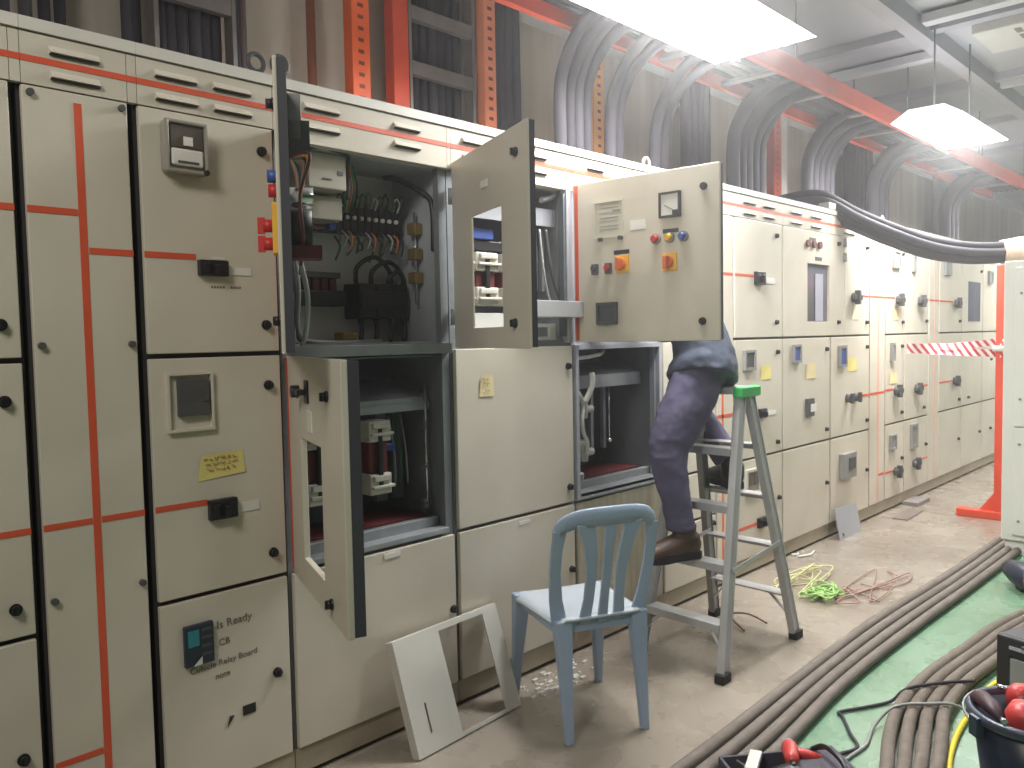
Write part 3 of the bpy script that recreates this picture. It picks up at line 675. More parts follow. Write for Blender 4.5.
# lifting eyes standing on the roofs
def eye(x, y, label):
    pts = [(x+0.027*math.cos(a), y, 2.236+0.045+0.027*math.sin(a)) for a in [2*PI*k/14 for k in range(14)]]
    b = MB().sweep(pts, 0.008, 8, closed=True).cyl((x,y,2.234),(x,y,2.256),0.012)
    tag(b.build('lifting_eye', GREYP if x > 2 else DKGREY), label, 'lifting eye', 'lifting eyes on the cabinet roofs')
eye(1.365, 0.05, 'dark lifting ring on cabinet roof, left one of the close pair'); eye(1.43, 0.02, 'dark lifting ring on cabinet roof, right one of the close pair')
eye(3.55, 0.1, 'pale lifting ring on the roof above the instrument door'); eye(6.75, 0.08, 'pale lifting ring on the roof under the drooping cable bundle')

# ------------------------------------------------------------------ behind and above the cabinets
def slotted_paint(src, xm):
    m = src.copy(); m.name = 'slotted_'+src.name; nt = m.node_tree; n = nt.nodes; L = nt.links
    b = n['Principled BSDF']; old = b.inputs['Base Color'].links[0].from_socket
    tc = n.new('ShaderNodeTexCoord'); sp = n.new('ShaderNodeSeparateXYZ'); L.new(tc.outputs['Object'], sp.inputs[0])
    def mth(op, a, v, v2=None):
        k = n.new('ShaderNodeMath'); k.operation = op; L.new(a, k.inputs[0]); k.inputs[1].default_value = v; return k.outputs[0]
    fz = mth('FRACT', mth('DIVIDE', sp.outputs['Z'], 0.055), 0); inz = mth('LESS_THAN', fz, 0.34)
    inx = mth('LESS_THAN', mth('ABSOLUTE', mth('SUBTRACT', sp.outputs['X'], xm), 0), 0.017)
    iny = mth('LESS_THAN', sp.outputs['Y'], 1.025)
    k1 = n.new('ShaderNodeMath'); k1.operation = 'MULTIPLY'; L.new(inz, k1.inputs[0]); L.new(inx, k1.inputs[1])
    k2 = n.new('ShaderNodeMath'); k2.operation = 'MULTIPLY'; L.new(k1.outputs[0], k2.inputs[0]); L.new(iny, k2.inputs[1])
    mx = n.new('ShaderNodeMix'); mx.data_type = 'RGBA'; L.new(k2.outputs[0], mx.inputs[0]); L.new(old, mx.inputs[6]); mx.inputs[7].default_value = srgb((112,52,34))
    L.new(mx.outputs[2], b.inputs['Base Color']); return m
def post(x0, x1, label, m=ORANGE, slotted=True, y=1.02):
    if slotted: m = slotted_paint(m, (x0+x1)/2)
    b = MB().box(x0,x1,y,y+0.07,0,3.49)
    o = tag(b.build('rack_post', m, loc=(0,0,0), bevel=0.004), label, 'rack post', 'orange posts behind the cabinets')
    return o
post(2.44, 2.545, 'bright orange slotted post, leftmost of those behind the cabinets')
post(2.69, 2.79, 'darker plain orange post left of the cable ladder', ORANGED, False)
post(3.335, 3.425, 'pale orange slotted post right of the cable ladder', mat('pale_orange',(236,142,102),0.4), True)  # this post has a paler orange base colour
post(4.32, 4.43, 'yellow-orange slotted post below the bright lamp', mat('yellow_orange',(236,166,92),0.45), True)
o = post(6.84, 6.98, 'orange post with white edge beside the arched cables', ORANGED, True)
MB().box(6.985,7.09,1.02,1.09,0,3.49).build('white_post_edge', WHITEP, o)
def vbundle(xs, r, label, y=1.1, m=CABLE, name='vertical_cable_bundle', grp='cable risers on the back wall', z0=0.3, lean=0.0):
    t = thing(name, label, 'cable bundle', (sum(xs)/len(xs), y, z0), grp); cx = sum(xs)/len(xs)
    for k, x in enumerate(xs):
        MB().sweep(smooth_path([(x-cx,0,0),(x-cx+0.01*math.sin(k),0.01*(k%2),1.2),(x-cx+0.008*math.cos(k*2)+lean*0.5,0,2.2),(x-cx+lean,0,3.19)],5), r, 10).build('cable', m if k%3 else CABLE2, t)
    return t
tag(MB().cyl((0.99,1.15,0),(0.99,1.15,3.5),0.020).build('wall_pipe', CABLE2), 'thin dark vertical pipe at the far upper left corner', 'pipe', 'thin pipes at upper left')
tag(MB().cyl((1.06,1.15,0),(1.06,1.15,3.5),0.024).build('wall_pipe', DKGREY), 'thin greenish dark pipe, second from upper left corner', 'pipe', 'thin pipes at upper left')
tag(MB().cyl((1.125,1.15,0),(1.125,1.15,3.5),0.022).build('wall_pipe', CABLE), 'thin dark pipe, third from upper left corner', 'pipe', 'thin pipes at upper left')
tag(MB().cyl((1.18,1.15,0),(1.18,1.15,3.5),0.021).build('wall_pipe', CABLE), 'thin dark pipe, fourth from upper left corner', 'pipe', 'thin pipes at upper left')
vbundle([1.405,1.445], 0.024, 'pair of dark cables rising left of the wide cable bundle')
vbundle([1.535,1.585,1.635,1.685,1.735,1.785], 0.027, 'wide dark cable bundle rising at upper left')
vbundle([1.87,1.91], 0.022, 'two purple-brown cables rising right of the wide bundle', m=mat('brown_cable',(92,78,78),0.6))
tag(MB().cyl((2.33,1.2,0),(2.33,1.2,3.5),0.022).build('wall_pipe', mat('rust_pipe',(142,84,62),0.6)), 'rusty brown pipe left of the first orange post', 'pipe')
vbundle([2.87,2.93,2.99,3.05,3.11,3.17,3.23], 0.030, 'dark cable bundle strapped behind the cable ladder', y=1.15)
vbundle([3.47,3.535,3.60,3.665], 0.032, 'four thick dark cables rising beside the pale orange post', m=CABLE2)
vbundle([5.55,5.64,5.73,5.82], 0.045, 'thick hazy cable bundle rising behind the bright lamp', m=CABLE2)
vbundle([8.70,8.82,8.94,9.06,9.18], 0.06, 'broad grey cable bundle rising right of the arched cables', m=CABLE2)
vbundle([11.6,11.75,11.9,12.05], 0.07, 'far cable bundle rising near the end of the row', m=CABLE2)
def cable_ladder(x0, x1, zs, label, y=1.06):
    t = thing('cable_ladder', label, 'cable ladder', (x0,y,0.0), 'cable ladders on the back wall')
    w = x1-x0
    for x in (0.0, w): MB().box(x-0.010,x+0.010,-0.02,0.05,0.2,3.49).build('side_rail', RACKS, t, bevel=0.002)
    for z in zs: MB().box(0.011,w-0.011,-0.02,0.02,z-0.035,z+0.035).build('rung', RACKS, t, bevel=0.002)
cable_ladder(2.82, 3.27, (0.5,1.05,1.6,2.15,2.70+0.12,3.10), 'grey cable ladder with rungs between the orange posts')
cable_ladder(1.495, 1.83, (0.6,1.2,1.75,2.30-0.15,2.84,3.3), 'grey cable ladder over the wide dark bundle at upper left', y=1.04)

def arch(xs, label, y0=0.45, zb=2.236, rise=0.40, rad=0.40, r=0.033, yend=0.0, m=CABLE, slope=0.0):
    cx = sum(xs)/len(xs)
    t = thing('arched_cable_bundle', label, 'cable bundle', (cx,y0,zb), 'cable bundles arching off the cabinet roofs')
    for k, x in enumerate(xs):
        rr = rad - 0.05*(k % 2); x -= cx
        pts = [(x,0,0),(x,0,rise*0.5),(x+slope*0.2,0,rise)]
        for a in (20,45,70,90): pts.append((x+slope*(0.3+0.7*a/90), -rr+rr*math.cos(R(a)), rise+rr*math.sin(R(a))))
        pts.append((x+slope*1.2, yend-y0, rise+rr+0.01*k))
        MB().sweep(smooth_path(pts,5), r, 10).build('cable', m if k%2 else CABLE2, t)
arch([3.30,3.37,3.44,3.51], 'cable bundle arching off the roof above the open window door')
arch([3.72,3.79], 'pair of slim cables leaning up behind the instrument door', slope=0.06)
arch([4.15,4.24], 'pair of slim cables arching right beside the thick hazy riser', slope=0.12)
arch([5.08,5.17,5.26,5.35,5.44], 'big dark cable bundle arching left of the white-edged orange post', r=0.045)
arch([6.22,6.32,6.42,6.52,6.62], 'grey cable bundle arching right of the white-edged orange post', r=0.045, m=CABLE2)
arch([7.55,7.68,7.81], 'hazy cable arch below the second lamp', r=0.05, m=CABLE2)
arch([9.6,9.75,9.9], 'far pale cable arch over the end of the cabinet row', r=0.06, m=CABLE2)
# overhead cable tray the arches run onto
t = thing('overhead_cable_tray', 'orange overhead cable tray running from lamp to lamp', 'cable tray', (4.2,0.19,2.985))
for y in (-0.21, 0.21): MB().box(-1.6,7.0,y-0.02,y+0.02,-0.02,0.10).build('side_rail', ORANGED, t, bevel=0.003)
for k in range(12): MB().box(-1.5+0.7*k,-1.44+0.7*k,-0.19,0.19,0.0,0.02).build('rung', RACKS, t)
for x in (-1.2,0.8,2.8,4.8,6.6):
    for y in (-0.21,0.21): MB().cyl((x,y,0.1),(x,y,0.515),0.006,8).build('hanger_rod', STEEL, t)
for k in range(6):
    y = 0.28+0.052*k
    tag(MB().sweep([(2.7,y-0.22,3.032),(5.0,y-0.22,3.034),(8.0,y-0.22,3.032),(11.1,y-0.22,3.032)], 0.026, 8).build('tray_cable', CABLE if k%2 else CABLE2),
        'dark cable lying along the overhead tray', 'cable', 'cables lying in the overhead tray')
# lamps
def lamp(x, y, z, L, label, w=0.34):
    t = thing('fluorescent_lamp', label, 'ceiling lamp', (x,y,z), 'lit fluorescent lamps')
    MB().add([(-L/2,-w/2,0.0),(L/2,-w/2,0.0),(L/2,w/2,0.0),(-L/2,w/2,0.0),(-L/2,-w/4,0.07),(L/2,-w/4,0.07),(L/2,w/4,0.07),(-L/2,w/4,0.07)],
        [(4,5,6,7),(0,1,5,4),(1,2,6,5),(2,3,7,6),(3,0,4,7)]).build('glowing_reflector', LAMPH, t)
    for k in (-1,1): MB().cyl((-L/2+0.02,k*w*0.24,0.02),(L/2-0.02,k*w*0.24,0.02),0.03,12).build('lamp_tube', LAMP, t)
    for k in (-1,1): MB().cyl((k*L*0.35,0,0.06),(k*L*0.35,0,3.5-z),0.006,8).build('hanger_rod', STEEL, t)
lamp(3.20, -0.42, 2.76, 1.15, 'glaring fluorescent lamp hanging above the open doors', 0.52)  # extra housing width stands for the glare around this lamp
lamp(6.45, -0.50, 2.80, 1.15, 'glaring fluorescent lamp hanging further along the row', 0.44)
lamp(10.6, -0.5, 2.80, 1.2, 'far small lit lamp near the right picture edge')
lamp(10.4, -1.4, 2.60, 1.6, 'lowest far lit lamp above the white cabinet', 0.2)
# unlit battens and a box on the ceiling
def strip(x, y0, y1, z, label, w=0.10):
    tag(MB().box(x-w/2,x+w/2,y0,y1,z,z+0.06).build('unlit_batten', STRIPM, bevel=0.004), label, 'light batten', 'white strips under the ceiling')
strip(5.95, -1.3, -0.46, 3.42, 'white unlit ceiling strip at the top picture edge')
strip(6.75, -0.33, 0.6, 3.42, 'white ceiling strip between the two bright lamps')
strip(7.9, -1.6, -0.46, 3.40, 'thin white ceiling strip behind the white ceiling box', 0.06)
o = MB().box(6.42,6.98,-1.5,-0.62,3.43,3.497).build('ceiling_unit', WHITEP, bevel=0.01); tag(o, 'white flat ceiling box with dark marks at upper right', 'ceiling unit')
for k in range(3): MB().box(6.50+0.15*k,6.60+0.15*k,-0.90,-0.86,3.427,3.431).build('dark_mark', GREYP, o)

# cable bundle drooping from the roof across the aisle
t = thing('drooping_cable_bundle', 'thick black cable bundle drooping from roof across aisle to white cabinet', 'cable bundle', (5.5,0.1,2.28))
path = [(5.84,0.62,2.325),(5.68,0.30,2.33),(5.66,0.10,2.305),(5.80,-0.06,2.19),(6.0,-0.22,2.09),(6.2,-0.42,1.99),(6.45,-0.60,1.95),(6.70,-0.76,1.955),(6.74,-0.92,1.975),(6.78,-1.2,1.99),(6.8,-1.7,1.90)]
P = smooth_path(path, 5)
for k, (a, r0) in enumerate([(0,0)]+[(2*PI*j/6,0.052) for j in range(6)]):
    off = Vector((0.35*r0*math.cos(a), 0.8*r0*math.cos(a), r0*math.sin(a)))
    MB().sweep([p-Vector((5.5,0.1,2.28))+off for p in P], 0.030, 10).build('cable', CABLE if k%2 else CABLE2, t)
MB().sweep([p-Vector((5.5,0.1,2.28)) for p in P[35:41]], 0.088, 16).build('tan_wrapping', TAN, t)
MB().box(0.02,0.14,-0.11,-0.04,-0.046,0.0).build('roof_clamp', GREYP, t, bevel=0.004)

# ------------------------------------------------------------------ right-hand side
t = thing('white_cabinet', 'white cabinet cut off by the right picture edge', 'cabinet', (5.86,-1.6,0))
MB().box(0,0.75,-0.5,0.63,0.09,1.83).build('cabinet_shell', WCAB, t, bevel=0.006)
MB().box(0.02,0.73,-0.48,0.61,0.0,0.09).build('plinth', WCAB, t)
d1 = MB().box(-0.018,0,-0.45,0.565,0.81,1.79).build('upper_door', WCAB, t, bevel=0.004)
d2 = MB().box(-0.018,0,-0.45,0.565,0.13,0.80).build('lower_door', WCAB, t, bevel=0.004)
for z in (1.63,0.98): MB().cyl((-0.018,0.53,z),(-0.026,0.53,z),0.008).build('door_screw', GREYP, d1)
for z in (0.70,0.22): MB().cyl((-0.018,0.53,z),(-0.026,0.53,z),0.008).build('door_screw', GREYP, d2)
t = thing('barrier_stand', 'orange-red barrier post on flat foot beside the white cabinet', 'barrier stand', (6.9,-0.72,0))
ORS = mat('red_orange_stand', (222, 76, 50), 0.45)
MB().box(-0.035,0.035,-0.03,0.03,0.06,1.88).build('upright', ORS, t, bevel=0.005)
MB().box(-0.05,0.05,-0.35,0.28,0.0,0.06).build('foot_bar', ORS, t, bevel=0.006)
MB().add([(-0.012,0.03,0.06),(-0.012,0.13,0.06),(-0.012,0.03,0.20),(0.012,0.03,0.06),(0.012,0.13,0.06),(0.012,0.03,0.20)],[(0,1,2),(5,4,3),(0,3,4,1),(1,4,5,2),(2,5,3,0)]).build('gusset', ORS, t)
MB().cyl((-0.04,0,1.25),(-0.04,0,1.29),0.05).build('tape_collar', WHITEP, t)
st = mat_stripes()
def ribbon(pts, w, label):
    P = smooth_path(pts, 8); vs = []; fs = []
    for i, p in enumerate(P):
        tw = 0.5*math.sin(i*0.35)
        vs += [p+Vector((math.sin(tw)*w*0.5,0,-math.cos(tw)*w*0.5)), p+Vector((-math.sin(tw)*w*0.5,0,math.cos(tw)*w*0.5))]
    for i in range(len(P)-1): fs.append((2*i,2*i+1,2*i+3,2*i+2))
    tag(MB().add(vs, fs, 0, True).build('barrier_tape', st), label, 'barrier tape', 'barrier tapes tied to the post')
ribbon([(6.98,-0.035,1.285),(6.96,-0.2,1.283),(6.97,-0.4,1.285),(6.9,-0.66,1.315),(6.85,-0.775,1.325),(6.9,-0.95,1.34)], 0.055, 'red and white barrier tape, upper strand to the orange post')
ribbon([(6.98,-0.035,1.262),(6.96,-0.2,1.257),(6.97,-0.4,1.245),(6.9,-0.66,1.235),(6.845,-0.775,1.235),(6.9,-0.95,1.23)], 0.062, 'red and white barrier tape, lower strand to the orange post')

# ------------------------------------------------------------------ things on the floor
for k in range(4):
    y = -0.895-0.052*k
    pts = [(0.6,y-0.03-0.012*k,0.026),(1.6,y-0.012-0.01*k,0.026),(2.4,y-0.005-0.01*k,0.026),(3.2,y+0.02,0.026),(4.0,y+0.035-0.004*k,0.026),(5.0,y+0.0,0.026),(6.0,y-0.01,0.026),(7.5,y-0.02,0.026),(9.5,y-0.03,0.026)]
    tag(MB().sweep(smooth_path(pts,5), 0.0225, 10).build('floor_cable', FCABLE),
        ['straight dusty floor cable nearest the cabinets','straight dusty floor cable, second from the cabinets','straight dusty floor cable, third from the cabinets','straight dusty floor cable along the green paint, fourth from the cabinets'][k], 'floor cable', 'straight cables along the aisle')
for k in range(4):
    a = 0.046*k
    pts = [(2.35-a*0.2,-1.62-a*0.9,0.030),(2.52+a*0.1,-1.45-a*0.85,0.030),(2.72+a*0.75,-1.375-a*0.9,0.030),(2.92+a*0.7,-1.315-a,0.030),(3.15+a*0.4,-1.27-a,0.030),(3.5,-1.255-a,0.030),(3.9,-1.285-a,0.030),(4.4,-1.33-a,0.030),(5.2,-1.5-a,0.030)]
    tag(MB().sweep(smooth_path(pts,6), 0.0225, 10).build('curved_floor_cable', FCABLE2),
        ['thick curving floor cable, outermost of the bend by the bucket','thick curving floor cable, second in the bend by the bucket','thick curving floor cable, third in the bend by the bucket','thick curving floor cable beside the yellow hose'][k], 'floor cable', 'curved cables by the bucket')
tag(MB().sweep(smooth_path([(2.55,-1.66,0.012),(2.70,-1.575,0.012),(2.84,-1.524,0.012),(3.05,-1.485,0.012),(3.27,-1.468,0.012),(3.6,-1.462,0.012),(4.1,-1.55,0.012)],6), 0.010, 10).build('yellow_hose', YHOSE), 'yellow hose curving along the floor beside the bucket', 'hose')
tag(MB().sweep(smooth_path([(2.60,-1.20,0.008),(2.69,-1.227,0.008),(2.78,-1.255,0.008),(2.86,-1.20,0.008),(2.97,-1.13,0.008),(3.0,-1.105,0.008),(3.10,-1.16,0.008),(3.21,-1.215,0.01),(3.25,-1.245,0.045),(3.30,-1.28,0.058),(3.42,-1.36,0.058),(3.5,-1.43,0.056)],6), 0.006, 8).build('thin_cable', CABLE), 'thin dark cable looping across the green floor', 'cable')
tag(MB().sweep(smooth_path([(2.58,-1.25,0.008),(2.71,-1.262,0.008),(2.82,-1.27,0.008),(2.95,-1.245,0.012),(3.05,-1.262,0.045),(3.10,-1.30,0.060),(3.16,-1.36,0.060),(3.22,-1.43,0.058),(3.26,-1.50,0.02)],6), 0.006, 8).build('thin_cable', GREYP), 'thin grey cable crossing over the curved floor cables', 'cable')
# leaning white panel with a window hole
def lean(name, x0, y0, x1, y1, h, top_in, m, label, cat, hole=None, th=0.03):
    o = thing(name, label, cat, (x0,y0,0)); ax = Vector((x1-x0,y1-y0,0)); L = ax.length; ang = math.atan2(ax.y, ax.x)
    tilt = math.asin(top_in/h); o.rotation_euler = (-tilt, 0, ang)
    return o, L
o, L = lean('leaning_cover_panel', 1.738, -0.20, 2.272, -0.170, 0.395, 0.125, WHITEPNL, 'white metal cover panel with large window hole leaning on cabinet', 'cover panel')
o.location.z = 0.006
MB().frame(0,L,0,0.395,0.215,0.452,0.014,0.375,0.0,0.004).build('panel_face', WHITEPNL, o)
MB().frame(0,L,0,0.395,0.004,L-0.004,0.004,0.391,0.004,0.036).build('folded_edge', WHITEPNL, o)
MB().box(0.075,0.080,-0.002,0.001,0.065,0.165).build('slot', DKGREY, o)
# small grey plate leaning further along
o, L = lean('leaning_plate', 5.55, -0.085, 5.93, -0.085, 0.21, 0.05, PLATE, 'small grey metal plate leaning on the cabinet plinth', 'plate')
b = MB().add([(0,0,0),(0.33,0,0),(L,0,0.03),(L,0,0.20),(0.02,0,0.215),(0,0.006,0),(0.33,0.006,0),(L,0.006,0.03),(L,0.006,0.20),(0.02,0.006,0.215)],
   [(0,1,2,3,4),(9,8,7,6,5),(0,5,6,1),(1,6,7,2),(2,7,8,3),(3,8,9,4),(4,9,5,0)]); b.build('plate_sheet', PLATE, o)
MB().cyl((0.06,-0.004,0.03),(0.06,0.002,0.03),0.012).build('plate_stud', DKGREY, o)
def flat(x, y, w, l, rot, label, m=CARD, name='floor_scrap', h=0.008):
    tag(MB().box(-w/2,w/2,-l/2,l/2,0,h).build(name, m, loc=(x,y,0.001), rotz=rot, bevel=0.002), label, 'scrap', 'flat scraps on the floor')
flat(6.65, -0.16, 0.42, 0.11, 0.05, 'flat grey scrap lying on floor past the leaning plate', mat('brown_card',(120,108,100),0.9))
flat(7.15, -0.06, 0.30, 0.12, 0.0, 'grey folded scrap against the plinth past the leaning plate', CARD, 'floor_scrap', 0.03)
# wires in a tangle
def tangle(n, cx, cy, sx, sy, m, r, name, label, zmax=0.05, seed=1):
    rnd = random.Random(seed); t = thing(name, label, 'wire', (cx,cy,0))
    for k in range(n):
        p = [(rnd.uniform(-sx,sx), rnd.uniform(-sy,sy), rnd.uniform(r, zmax)) for _ in range(5)]
        MB().sweep(smooth_path(p,6), r, 6).build('wire', m, t)
tangle(12, 4.28, -0.50, 0.12, 0.09, YG, 0.005, 'wire_tangle', 'bright green wire tangle on the floor behind the ladder', 0.06, 3)
tangle(5, 4.50, -0.30, 0.28, 0.10, mat('pale_yellow_wire',(214,212,150),0.5), 0.0035, 'wire_tangle', 'pale yellow loose wires between plinth and ladder', 0.05, 5)
tangle(4, 4.60, -0.62, 0.40, 0.14, mat('pinkish_wire',(170,136,124),0.6), 0.004, 'wire_tangle', 'thin brownish wires trailing right of the green tangle', 0.02, 8)
tag(MB().sweep(smooth_path([(3.55,-0.43,0.006),(3.65,-0.30,0.03),(3.72,-0.36,0.03),(3.72,-0.46,0.006)],6),0.005,6).build('wire_loop', mat('rusty_wire',(120,84,70),0.6)), 'single dark wire loop lying under the ladder', 'wire')
tag(MB().sweep(smooth_path([(4.95,-0.05,0.008),(5.05,-0.09,0.008),(5.16,-0.07,0.008)],4),0.008,6).build('cable_offcut', WHITEP), 'white cable offcut on the floor by the plinth', 'offcut', 'white offcuts near the plinth')
tag(MB().sweep(smooth_path([(4.98,0.0,0.008),(5.0,-0.03,0.008),(5.03,-0.02,0.008)],4),0.008,6).build('cable_offcut', WHITEP), 'tiny white offcut left of the white cable offcut', 'offcut', 'white offcuts near the plinth')
b = MB()
rnd = random.Random(4)
for k in range(70):
    x = rnd.gauss(2.55,0.16); y = rnd.uniform(-0.16,-0.02) - rnd.random()*0.05; s = rnd.uniform(0.004,0.014)
    b.box(x-s,x+s,y-s*0.5,y+s*0.5,0.0,s*0.8)
tag(b.build('debris', WHITEP), 'white crumbs of debris on floor by the plinth behind the chair', 'debris', kind='stuff')
b = MB()
for x, y in ((2.50,-0.86),(2.475,-0.865),(2.52,-0.845),(2.545,-0.85)): b.box(x-0.008,x+0.008,y-0.004,y+0.004,0,0.003)
tag(b.build('debris', WHITEP), 'few pale paint flecks on floor left of the straight cables', 'debris', kind='stuff')
# bucket and what is in it
bx, by = 2.78, -1.77
t = thing('bucket', 'dark blue plastic bucket at the lower right corner', 'bucket', (bx,by,0))
MB().lathe((0,0,0),[(0.0,0.004),(0.125,0.0),(0.128,0.01),(0.165,0.285),(0.160,0.285),(0.122,0.02),(0.0,0.015)],32).build('bucket_wall', BUCKET, t)
MB().lathe((0,0,0),[(0.163,0.262),(0.178,0.266),(0.180,0.285),(0.172,0.294),(0.158,0.290),(0.158,0.27)],32).build('rim', BUCKR, t)
for a in (2.4, 5.54): MB().box(-0.02,0.02,-0.012,0.012,0.225,0.285).build('handle_lug', BUCKET, t, loc=(0.178*math.cos(a),0.178*math.sin(a),0), rotz=a+PI/2, bevel=0.003)
MB().sweep([(0.185*math.cos(a),0.185*math.sin(a),0.262-0.02*math.sin((a-2.4))) for a in [2.4-PI*k/16 for k in range(17)]],0.004,6).build('bail_handle', STEEL, t)
def redtool(x, y, z, rz, label, s=1.0):
    o = thing('red_tool', label, 'tool', (x,y,z), 'red tools in the bucket', rz)
    MB().loft([((0,0,-0.05*s),0.03*s,0.03*s),((0,0,0.0),0.048*s,0.042*s),((0,0.01,0.045*s),0.052*s,0.045*s),((0,0.01,0.075*s),0.030*s,0.026*s)],14).build('tool_body', REDP, o)
    MB().sweep([(0,0,-0.05*s),(0.01,-0.02,-0.12*s),(0.015,-0.03,-0.2*s)],0.018*s,10).build('tool_grip', BLACK, o)
    MB().cyl((0.03*s,0.0,0.05*s),(0.075*s,-0.01,0.06*s),0.009*s).build('tool_tip', CHROME, o)
redtool(bx-0.01, by+0.02, 0.235, 0.5, 'red hand tool standing in front inside the bucket')
redtool(bx+0.10, by+0.06, 0.262, 2.2, 'red hand tool standing at the back inside the bucket', 0.8)
o = thing('dark_tool', 'dark red handled tool lying over the bucket rim', 'tool', (bx-0.06,by+0.11,0.30), None, 0.6)
MB().loft([((-0.10,0,0.0),0.012,0.012),((-0.03,0,0.006),0.026,0.02),((0.05,0,0.0),0.028,0.022),((0.12,0.0,-0.04),0.016,0.014)],12,0,(0,1,0)).build('tool_body', mat('dark_maroon',(58,30,38),0.5), o)
MB().cyl((-0.10,0,0),(-0.125,0,0.002),0.008).build('tool_tip', CHROME, o)
# black case with a white box on top
t = thing('tool_case', 'black open-fronted equipment case behind the bucket', 'case', (3.55,-1.49,0), None, R(-107))
MB().frame(0,0.34,0,0.245,0.05,0.32,0.045,0.17,0.0,0.02).box(0,0.34,0.02,0.16,0.0,0.245).build('case_shell', CASE, t, bevel=0.006)
MB().box(0.055,0.315,-0.004,0.0195,0.05,0.165).build('case_window', GREYP, t)
MB().box(0.12,0.20,-0.008,0.0,0.07,0.15).build('blue_label', BLUE, t)
MB().box(0.05,0.32,-0.004,0.002,0.200,0.212).build('case_trim', STEELL, t)
MB().box(0.10,0.24,-0.016,-0.004,0.215,0.228).build('carry_handle', DKGREY, t, bevel=0.003)
t = thing('carton', 'white carton box lying on top of the black case', 'box', (3.62,-1.68,0.246), None, R(-17))
MB().box(0,0.16,-0.16,0.11,0.0,0.115).build('carton_body', WHITEPNL, t, bevel=0.004)
MB().box(-0.001,0.161,-0.02,0.0,0.113,0.117).build('packing_tape', TAN, t)
MB().box(-0.002,0.0,-0.09,0.05,0.03,0.08).build('carton_print', GREYP, t)
t = thing('power_tool', 'dark power tool with red end on floor at the right edge', 'tool', (5.02,-1.31,0.0), None, R(35))
MB().loft([((-0.02,0,0.075),0.045,0.05),((0.0,0,0.075),0.062,0.062),((0.14,0,0.08),0.066,0.066),((0.24,0,0.08),0.05,0.05)],16,0,(0,1,0)).build('motor_housing', NAVYD, t)
MB().loft([((-0.06,0,0.075),0.03,0.035),((-0.018,0,0.075),0.052,0.055)],16,0,(0,1,0)).build('red_end_cap', mat('dull_red',(150,60,60),0.5), t)
MB().box(0.05,0.12,-0.03,0.03,0.0,0.03).build('tool_foot', BLACK, t, bevel=0.005)
# tool bag at the bottom edge
t = thing('tool_bag', 'open grey tool bag at the bottom picture edge', 'tool bag', (2.335,-1.235,0), None, R(-38))
GREYB = mat('grey_bag_fabric', (84, 82, 92), 0.85, 0, 0.2, 20)
MB().frame(-0.19,0.19,0,0.10,-0.185,0.185,0.004,0.096,-0.12,-0.115).box(-0.19,0.19,-0.115,-0.11,0,0.10).box(-0.19,0.19,0.11,0.12,0,0.10).box(-0.19,-0.18,-0.11,0.11,0,0.10).box(0.18,0.19,-0.11,0.11,0,0.10).box(-0.18,0.18,-0.11,0.11,0,0.012).build('bag_wall', GREYB, t, bevel=0.004)
MB().box(0.02,0.18,-0.10,0.10,0.085,0.10).build('bag_flap', GREYB, t, bevel=0.004)
MB().sweep(smooth_path([(0.12,-0.11,0.10),(0.13,-0.05,0.135),(0.13,0.05,0.135),(0.12,0.11,0.10)],6),0.008,8).build('bag_strap', BLACK, t)
def inbag(name, label, cat, fn, lx, ly, z, rz=0.0):
    q = Matrix.Rotation(R(-38),3,'Z') @ Vector((lx,ly,0)); o = thing(name, label, cat, (2.335+q.x,-1.235+q.y,z), None, R(-38)+rz); fn(o)
def drill(o):
    MB().loft([((-0.07,0,0.04),0.015,0.015),((-0.045,0,0.04),0.022,0.024),((0.02,0,0.04),0.026,0.028),((0.045,0,0.04),0.018,0.018)],14,0,(0,1,0)).build('drill_body', REDP, o)
    MB().loft([((0.02,0,0.03),0.018,0.02),((0.03,-0.05,0.02),0.016,0.018),((0.04,-0.09,0.0),0.02,0.02)],12,0,(0,0,1)).build('drill_grip', REDP, o)
    MB().cyl((-0.07,0,0.04),(-0.10,0,0.04),0.011).build('drill_chuck', BLACK, o)
    MB().cyl((0.046,0,0.04),(0.056,0,0.04),0.016).build('drill_cap', STEELL, o)
inbag('cordless_drill', 'red drill lying on top of the tool bag', 'drill', drill, 0.02, 0.06, 0.085, 1.2)
inbag('paper_packet', 'white packet sticking out of the tool bag', 'packet', lambda o: MB().box(-0.06,0.06,-0.018,0.018,0.0,0.02).build('packet_body', WHITEP, o, bevel=0.003), -0.11, 0.04, 0.105, 1.0)
inbag('black_pouch', 'black pouch lying in the tool bag beside the red drill', 'pouch', lambda o: MB().loft([((-0.06,0,0.02),0.02,0.018),((-0.02,0,0.03),0.045,0.035),((0.04,0,0.03),0.045,0.034),((0.075,0,0.02),0.02,0.018)],12,0,(0,1,0)).build('pouch_body', BLACK, o), -0.05, -0.04, 0.07, 0.3)
inbag('screwdriver', 'screwdriver with red grip in front of the black pouch', 'screwdriver', lambda o: (MB().cyl((-0.05,0,0.02),(0.02,0,0.02),0.013).build('grip', REDP, o), MB().cyl((0.02,0,0.02),(0.10,0,0.02),0.004).build('blade', CHROME, o)), -0.12, -0.03, 0.09, 1.9)

